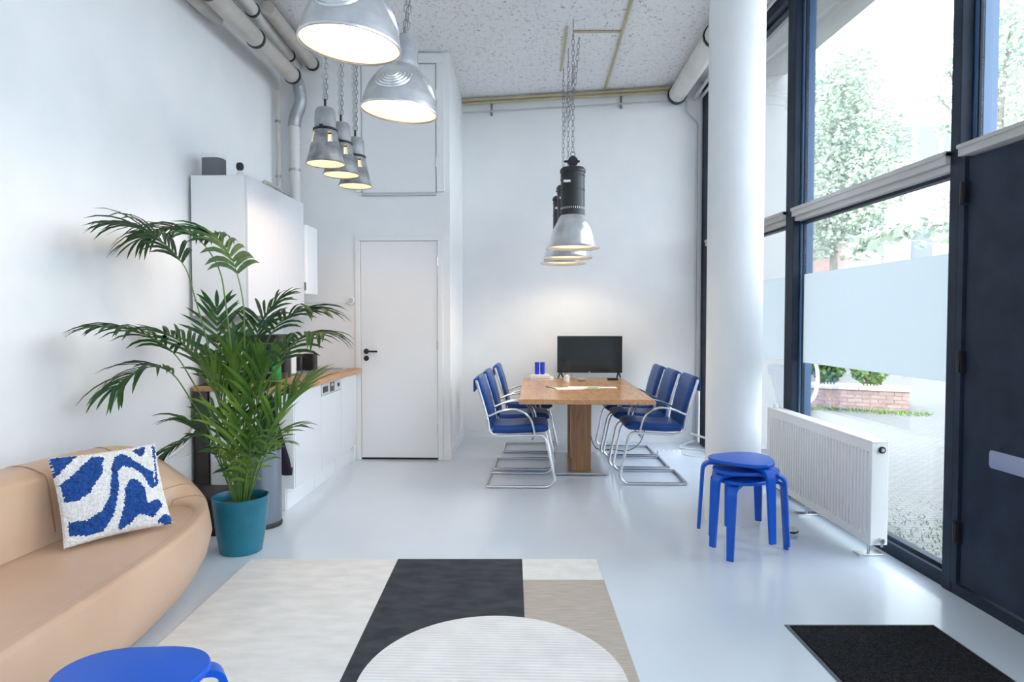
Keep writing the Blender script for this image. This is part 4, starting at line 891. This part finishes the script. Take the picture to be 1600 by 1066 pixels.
for k, (x, y, z, a, lab) in enumerate([(1.276, 4.018, 0, -122, 'bright blue three-legged stool at the bottom of the stack'), (1.278, 4.022, .053, -147, 'bright blue three-legged stool in the middle of the stack'), (1.280, 4.026, .106, -69, 'bright blue three-legged stool on top of the stack'), (-1.07, 1.64, .0155, 35, 'bright blue three-legged stool standing alone before the sofa')]):
    o = stool0 if k == 0 else copy_tree(stool0); o.location = (x, y, z); o.rotation_euler = (0, 0, math.radians(a)); o['label'] = lab

# ================================================================== rug and mat
RO = Vector((-1.647, 3.70, 0)); ru = Vector((2.012, .069, 0)).normalized(); rv = Vector((ru.y, -ru.x, 0))
def rg(u, v, z): p = RO+ru*u+rv*v; return Vector((p.x, p.y, z))
t = thing('rug', rg(1, 1.5, 0), 'cream, charcoal and beige geometric rug on the pale floor', 'rug')
def patch(name, q, z0, z1, mat): mb = MB(); mb.prism([rg(u, v, z0) for u, v in q], [rg(u, v, z1) for u, v in q]); return mb.build(name, mat, t)
LRG = 3.0
patch('backing', [(0, 0), (0, LRG), (2.013, LRG), (2.013, 0)], .0005, .004, M['rugb'])
patch('cream_field', [(.006, .004), (.006, LRG), (.858, LRG), (.858, .004)], .004, .013, M['rugc'])
patch('charcoal_field', [(.858, .0), (.858, LRG), (1.578, LRG), (1.578, .0)], .004, .0125, M['rugk'])
patch('white_corner', [(1.578, .004), (1.578, .30), (2.008, .30), (2.008, .004)], .004, .0132, M['rugw'])
patch('beige_field', [(1.578, .30), (1.578, LRG), (2.008, LRG), (2.008, .30)], .004, .0085, M['rugb'])
cu, cv, cr_ = 1.445, 1.30, .52
patch('white_disc', [(cu+cr_*math.cos(a)*1.0, cv+cr_*math.sin(a)*1.08) for a in [-2*PI*k/80 for k in range(80)]], .004, .0165, M['rugw'])
mq = [Vector((1.146, 2.998, 0)), Vector((1.832, 3.022, 0)), Vector((1.895, 2.07, 0)), Vector((1.20, 2.04, 0))]
mc = sum(mq, Vector())/4
t = thing('doormat', mc, 'black ribbed doormat with grey rubber edge by the navy door', 'doormat')
mb = MB(); q = mq[::-1]; mb.prism([p+Vector((0, 0, .0005)) for p in q], [p.lerp(mc, .012)+Vector((0, 0, .005)) for p in q]); mb.build('rubber_edge', M['rubber'], t)
mb = MB(); qi = [p.lerp(mc, .045) for p in q]; mb.prism([p+Vector((0, 0, .005)) for p in qi], [p.lerp(mc, .01)+Vector((0, 0, .011)) for p in qi]); mb.build('pile', M['mat'], t)

# ================================================================== sofa
SCX, SCY, SA, SB, SN = -1.985, 2.0, .455, 1.55, 2.7
t = thing('sofa', (SCX, SCY, 0), 'tan leather sofa with rounded wraparound back', 'sofa')
SEAT = .425
NC = 144
def contour(k):
    a = 2*PI*k/NC; c_, s_ = math.cos(a), math.sin(a)
    x = SA*math.copysign(abs(c_)**(2/SN), c_); y = SB*math.copysign(abs(s_)**(2/SN), s_)
    nx_ = math.copysign(abs(x/SA)**(SN-1), x)/SA; ny_ = math.copysign(abs(y/SB)**(SN-1), y)/SB; L = math.hypot(nx_, ny_)
    return Vector((x, y, 0)), Vector((nx_/L, ny_/L, 0))
def sst(a, b_, x): x = max(0, min(1, (x-a)/(b_-a))); return x*x*(3-2*x)
rows = []
for k in range(NC):
    p, nrm = contour(k); xn = p.x/SA; g = 1-sst(-.75, .82, xn)
    h = SEAT+.02*(1-g)*0+.325*g; w = .045+.20*g+.9*g*(1-g)*sst(.6, .97, abs(p.y)/SB)
    ins = lambda d: Vector((SCX, SCY, 0))+p-nrm*d
    prof = [(.20, .012), (.14, .03), (.075, .10), (.025, .20), (.002, .30), (.002+.01*(1-g), min(.36+.2*g, h-.05)), (.02, h-.025), (.02+w*.25, h-.003), (.02+w*.5, h), (.02+w*.8, h-.018*g-.001), (.02+w, h-.06*g-.001), (.025+w+.03*g, SEAT+.04*g), (.03+w+.035*g, SEAT-.012*g-.002)]
    rows.append([ins(d)+Vector((0, 0, z)) for d, z in prof])
mb = MB(); m = len(rows[0]); vv = [p for r in rows for p in r]
mb.add(vv, [(k*m+i, ((k+1) % NC)*m+i, ((k+1) % NC)*m+i+1, k*m+i+1) for k in range(NC) for i in range(m-1)]+[tuple(k*m for k in range(NC))])
mb.build('shell', M['tan'], t, smooth=True, angle=75)
mb = MB(); vv = []; R_ = [1.0, .97, .8, .5, .2]
cen = Vector((SCX+.02, SCY, SEAT))
for s_, dz in zip(R_, (-.002, -.0012, .003, .006, .007)):
    for k in range(NC): p = rows[k][-1]; vv.append(Vector((cen.x+(p.x-cen.x)*s_, cen.y+(p.y-cen.y)*s_, SEAT+dz-(.012 if s_ == 1.0 else 0)*0)))
mb.add(vv, [(j*NC+i, j*NC+(i+1) % NC, (j+1)*NC+(i+1) % NC, (j+1)*NC+i) for j in range(4) for i in range(NC)]+[tuple(range(4*NC, 5*NC))])
mb.build('seat', M['tan'], t, smooth=True, angle=60)
for k in (27, 32, 40, 52, 62):       # pleat seams over the backrest
    mb = MB(); mb.tube([p+Vector((0, 0, .0)) for p in spline(rows[k][6:12], 4)], .0028, 6); mb.build('seam', M['seam'], t, smooth=True)

# cushion
P0, P1 = Vector((-1.955, 2.64, .445)), Vector((-1.70, 2.975, .445))
eu = (P1-P0).normalized(); lean = math.radians(27); bk_ = Vector((-eu.y, eu.x, 0)); ev = (Vector((0, 0, 1))*math.cos(lean)+bk_*math.sin(lean)); en = eu.cross(ev)
CW, CH = .44, .40
polys = [[(222, 108), (320, 112), (232, 205)], [(245, 245), (300, 200), (370, 130), (412, 140), (400, 220), (350, 300), (300, 330), (262, 325)],
         [(275, 415), (345, 415), (405, 380), (432, 320), (440, 200), (455, 150), (490, 135), (540, 175), (600, 215), (635, 225), (645, 285), (620, 290), (580, 240), (530, 205), (490, 195), (468, 215), (470, 300), (455, 400), (420, 465), (350, 480), (280, 475)],
         [(500, 290), (520, 255), (550, 255), (590, 290), (610, 350), (660, 330), (690, 345), (640, 400), (570, 395), (530, 435), (490, 460), (480, 450), (495, 380)],
         [(530, 130), (592, 118), (590, 150), (568, 162)], [(622, 118), (640, 130), (662, 270), (650, 290), (640, 200)], [(668, 405), (700, 380), (742, 385), (738, 415), (665, 418)]]
TL, TR, BRc, BLc = [(218, 104), (640, 112), (744, 408), (270, 522)]
def inside(p, poly):
    r = False; j = len(poly)-1
    for i in range(len(poly)):
        if (poly[i][1] > p[1]) != (poly[j][1] > p[1]) and p[0] < (poly[j][0]-poly[i][0])*(p[1]-poly[i][1])/(poly[j][1]-poly[i][1])+poly[i][0]: r = not r
        j = i
    return r
t = thing('cushion', (P0+P1)/2-Vector((0, 0, .012)), 'tufted cushion with blue and white wavy pattern on the sofa', 'cushion')
N = 72; mb = MB(); rnd = random.Random(3)
def cpt(u, v, side):
    pin = 1-.05*math.sin(PI*u)*0-.0; th = .075*(max(0, math.sin(PI*u))*max(0, math.sin(PI*v)))**.45
    uu = (u-.5)*(1-.05*math.sin(PI*v)); vv_ = (v-.5)*(1-.05*math.sin(PI*u))
    return (P0+P1)/2+eu*(uu*CW)+ev*((vv_+.5)*CH)+en*(side*th)
for side in (1, -1):
    vv = []
    for j in range(N+1):
        for i in range(N+1):
            p = cpt(i/N, j/N, side)
            if 0 < i < N and 0 < j < N: p = p+en*side*rnd.uniform(-.003, .003)+eu*rnd.uniform(-.0015, .0015)+ev*rnd.uniform(-.0015, .0015)
            vv.append(p)
    k0 = len(mb.v); mb.v += vv
    for j in range(N):
        for i in range(N):
            u, v = (i+.5)/N+rnd.uniform(-.005, .005), (j+.5)/N+rnd.uniform(-.005, .005)
            bx_ = [(BLc[q]*(1-u)+BRc[q]*u)*(1-v)+(TL[q]*(1-u)+TR[q]*u)*v for q in (0, 1)]
            mb.f.append([k0+j*(N+1)+i, k0+j*(N+1)+i+1, k0+(j+1)*(N+1)+i+1, k0+(j+1)*(N+1)+i]); mb.mi.append(1 if any(inside(bx_, pl) for pl in polys) else 0)
mb.build('cover', [M['tuftw'], M['tuftb']], t, smooth=False)

# ================================================================== potted palm
PC = Vector((-1.78, 3.875, 0))
t = thing('potted_palm', PC, 'large arching kentia palm in a teal pot beside the sofa', 'plant')
mb = MB(); mb.lathe([(.115, 0), (.122, .004), (.135, .08), (.152, .20), (.163, .315), (.165, .335), (.158, .337), (.153, .325), (.150, .28)], PC, 48, bot=True); mb.build('pot', M['teal'], t, smooth=True)
mb = MB(); mb.lathe([(.0, .285), (.06, .29), (.151, .282)], PC, 40); mb.build('soil', M['soil'], t, smooth=True)
prnd = random.Random(11); leaflets = [0]
def leaf_strip(p, d, side, L, w, droop, nrm):
    """one leaflet: 5-section folded strip starting at p in direction d"""
    d = d.normalized(); vv = []; ff = []; S = 5; cur = Vector(p); wd = d.cross(nrm)
    if wd.length < 1e-3: wd = d.cross(Vector((1, 0, 0)))
    wd.normalize()
    for k in range(S+1):
        s_ = k/S; ww = w*(.35+.65*math.sin(PI*min(1, .15+s_*.9))) if s_ < .98 else w*.06; ww = w*max(.05, math.sin(PI*(.12+.88*s_))**.7)
        up_ = wd.cross(d).normalized()*ww*.35
        vv += [cur-wd*ww+up_, cur, cur+wd*ww+up_]
        if k < S:
            d = (d+Vector((0, 0, -droop/S*(.5+s_)))).normalized(); cur = cur+d*(L/S); wd = (wd-d*wd.dot(d)).normalized()
    for k in range(S):
        a = k*3; ff += [(a, a+1, a+4, a+3), (a+1, a+2, a+5, a+4)]
    for p in vv: p.x = max(p.x, XL+.012)
    return vv, ff
fill_mb = {'leaf': MB(), 'leafy': MB()}
def frond(px, depth0, depth1, start, nl, L, mat='leaf', w=.013, droop=1.0, parts=True, spread=.9, stem_r=.006):
    """px: pixel path of the rib from the pot outwards; depth runs from depth0 to depth1; leaflets after fraction start"""
    n = len(px); pts = [at_y(x, y, depth0+(depth1-depth0)*(k/(n-1))**1.2) for k, (x, y) in enumerate(px)]
    P = spline(pts, 8); m = len(P)
    mb = MB(); mb.tube(P, [stem_r*(1-.75*k/(m-1)) for k in range(m)], 6)
    st = mb.build('frond', M['stem'], t, smooth=True)
    for k in range(nl):
        s_ = start+(1-start)*(k+.5)/nl; f = s_*(m-1); i = min(int(f), m-2); p = P[i].lerp(P[i+1], f-i); tg = (P[i+1]-P[i]).normalized()
        view = Vector((p.x, p.y, p.z-CAMH)).normalized()
        nrm = Vector((0, 0, 1))-tg*tg.z
        if nrm.length < .25: nrm = -view
        nrm.normalize(); lat = tg.cross(nrm).normalized()
        r_ = (s_-start)/(1-start); ln = L*(.55+.75*math.sin(PI*(.15+.75*r_)))*prnd.uniform(.85, 1.1)
        for sd in (-1, 1):
            ang = spread*(1-.42*r_)+prnd.uniform(-.2, .2)
            d = tg*math.cos(ang)+lat*sd*math.sin(ang)+nrm*.18
            vv, ff = leaf_strip(p, d, sd, ln, w*prnd.uniform(.85, 1.15), droop*prnd.uniform(.7, 1.2), nrm)
            if parts and leaflets[0] < 298:
                q = MB(); q.add(vv, ff); q.build('leaflet', M[mat], st, smooth=True); leaflets[0] += 1
            else: fill_mb[mat].add(vv, ff)
        if k == nl-1:
            vv, ff = leaf_strip(P[-1], tg, 1, ln*.8, w, droop*.5, nrm); fill_mb[mat].add(vv, ff)
Y0 = PC.y
frond([(372, 790), (350, 660), (325, 540), (303, 460), (290, 420), (265, 388), (230, 362), (190, 352)], Y0, Y0-.45, .60, 15, .27, droop=1.1)
frond([(376, 790), (366, 600), (352, 470), (342, 420), (318, 382), (290, 362), (255, 358), (222, 372)], Y0, Y0-.05, .55, 15, .27, droop=1.2)
frond([(380, 790), (381, 640), (382, 520), (378, 460), (362, 405), (338, 372), (310, 360)], Y0, Y0+.12, .58, 14, .25, w=.017, droop=1.3)
frond([(370, 790), (335, 660), (300, 595), (275, 556), (245, 532), (205, 516), (165, 512)], Y0, Y0-.58, .50, 13, .24, droop=1.1)
frond([(368, 790), (330, 680), (295, 620), (270, 585), (240, 573), (205, 585), (180, 605)], Y0, Y0-.52, .52, 12, .24, droop=1.2)
frond([(378, 790), (362, 680), (346, 590), (340, 530), (339, 480)], Y0, Y0+.30, .45, 13, .20, droop=.25, spread=1.0)
frond([(384, 790), (392, 650), (408, 560), (432, 510), (465, 487), (498, 484)], Y0, Y0-.15, .52, 13, .24, droop=1.2)
frond([(386, 790), (405, 660), (435, 570), (470, 527), (505, 520)], Y0, Y0-.35, .48, 12, .22, droop=1.3)
frond([(382, 790), (390, 640), (396, 550), (410, 500), (432, 472)], Y0, Y0+.25, .48, 12, .22, droop=.9)
frond([(372, 790), (350, 660), (322, 580), (290, 540), (255, 520)], Y0, Y0+.20, .45, 13, .24, droop=.6)
frond([(370, 790), (345, 710), (318, 680), (285, 690), (262, 705)], Y0, Y0-.2, .50, 7, .15, droop=1.0)
# dense inner leaves
frond([(384, 790), (410, 700), (440, 640), (478, 600)], Y0, Y0-.25, .30, 13, .25, 'leafy', .0115, .5, False, .5)
frond([(380, 790), (392, 690), (405, 610), (420, 560)], Y0, Y0-.15, .25, 14, .24, 'leafy', .0115, .6, False, .6)
frond([(374, 790), (360, 690), (345, 620), (325, 580)], Y0, Y0-.18, .25, 14, .24, 'leafy', .0115, .6, False, .6)
frond([(377, 790), (376, 690), (372, 610), (362, 560)], Y0, Y0-.2, .25, 14, .22, 'leafy', .0115, .7, False, .6)
frond([(386, 790), (405, 720), (430, 680), (458, 668)], Y0, Y0-.2, .40, 8, .17, 'leafy', .012, .9, False)
frond([(384, 790), (400, 750), (420, 700), (445, 692)], Y0, Y0-.25, .45, 7, .12, 'leafy', .010, 1.0, False)
frond([(368, 790), (350, 740), (325, 690), (300, 660), (275, 655)], Y0, Y0+.05, .35, 9, .17, 'leaf', .012, .9, False)
frond([(376, 790), (370, 730), (356, 680), (330, 640)], Y0, Y0+.1, .25, 9, .19, 'leaf', .014, .8, False)
frond([(382, 790), (398, 700), (420, 640), (450, 610)], Y0, Y0+.15, .3, 9, .20, 'leaf', .014, .9, False)
frond([(378, 790), (384, 660), (380, 580), (370, 530)], Y0, Y0+.15, .35, 11, .22, 'leaf', .016, .9, False)
frond([(380, 790), (395, 640), (415, 575), (440, 545)], Y0, Y0+.1, .4, 11, .20, 'leaf', .014, 1.0, False)
frond([(374, 790), (372, 750), (362, 715), (350, 705)], Y0, Y0-.14, .25, 7, .13, 'leafy', .013, 1.4, False)
frond([(380, 790), (384, 750), (390, 718), (396, 712)], Y0, Y0-.14, .25, 7, .13, 'leafy', .013, 1.4, False)
for k, o_ in fill_mb.items(): o_.build('inner_leaflets', M[k], t, smooth=True, kind='stuff')
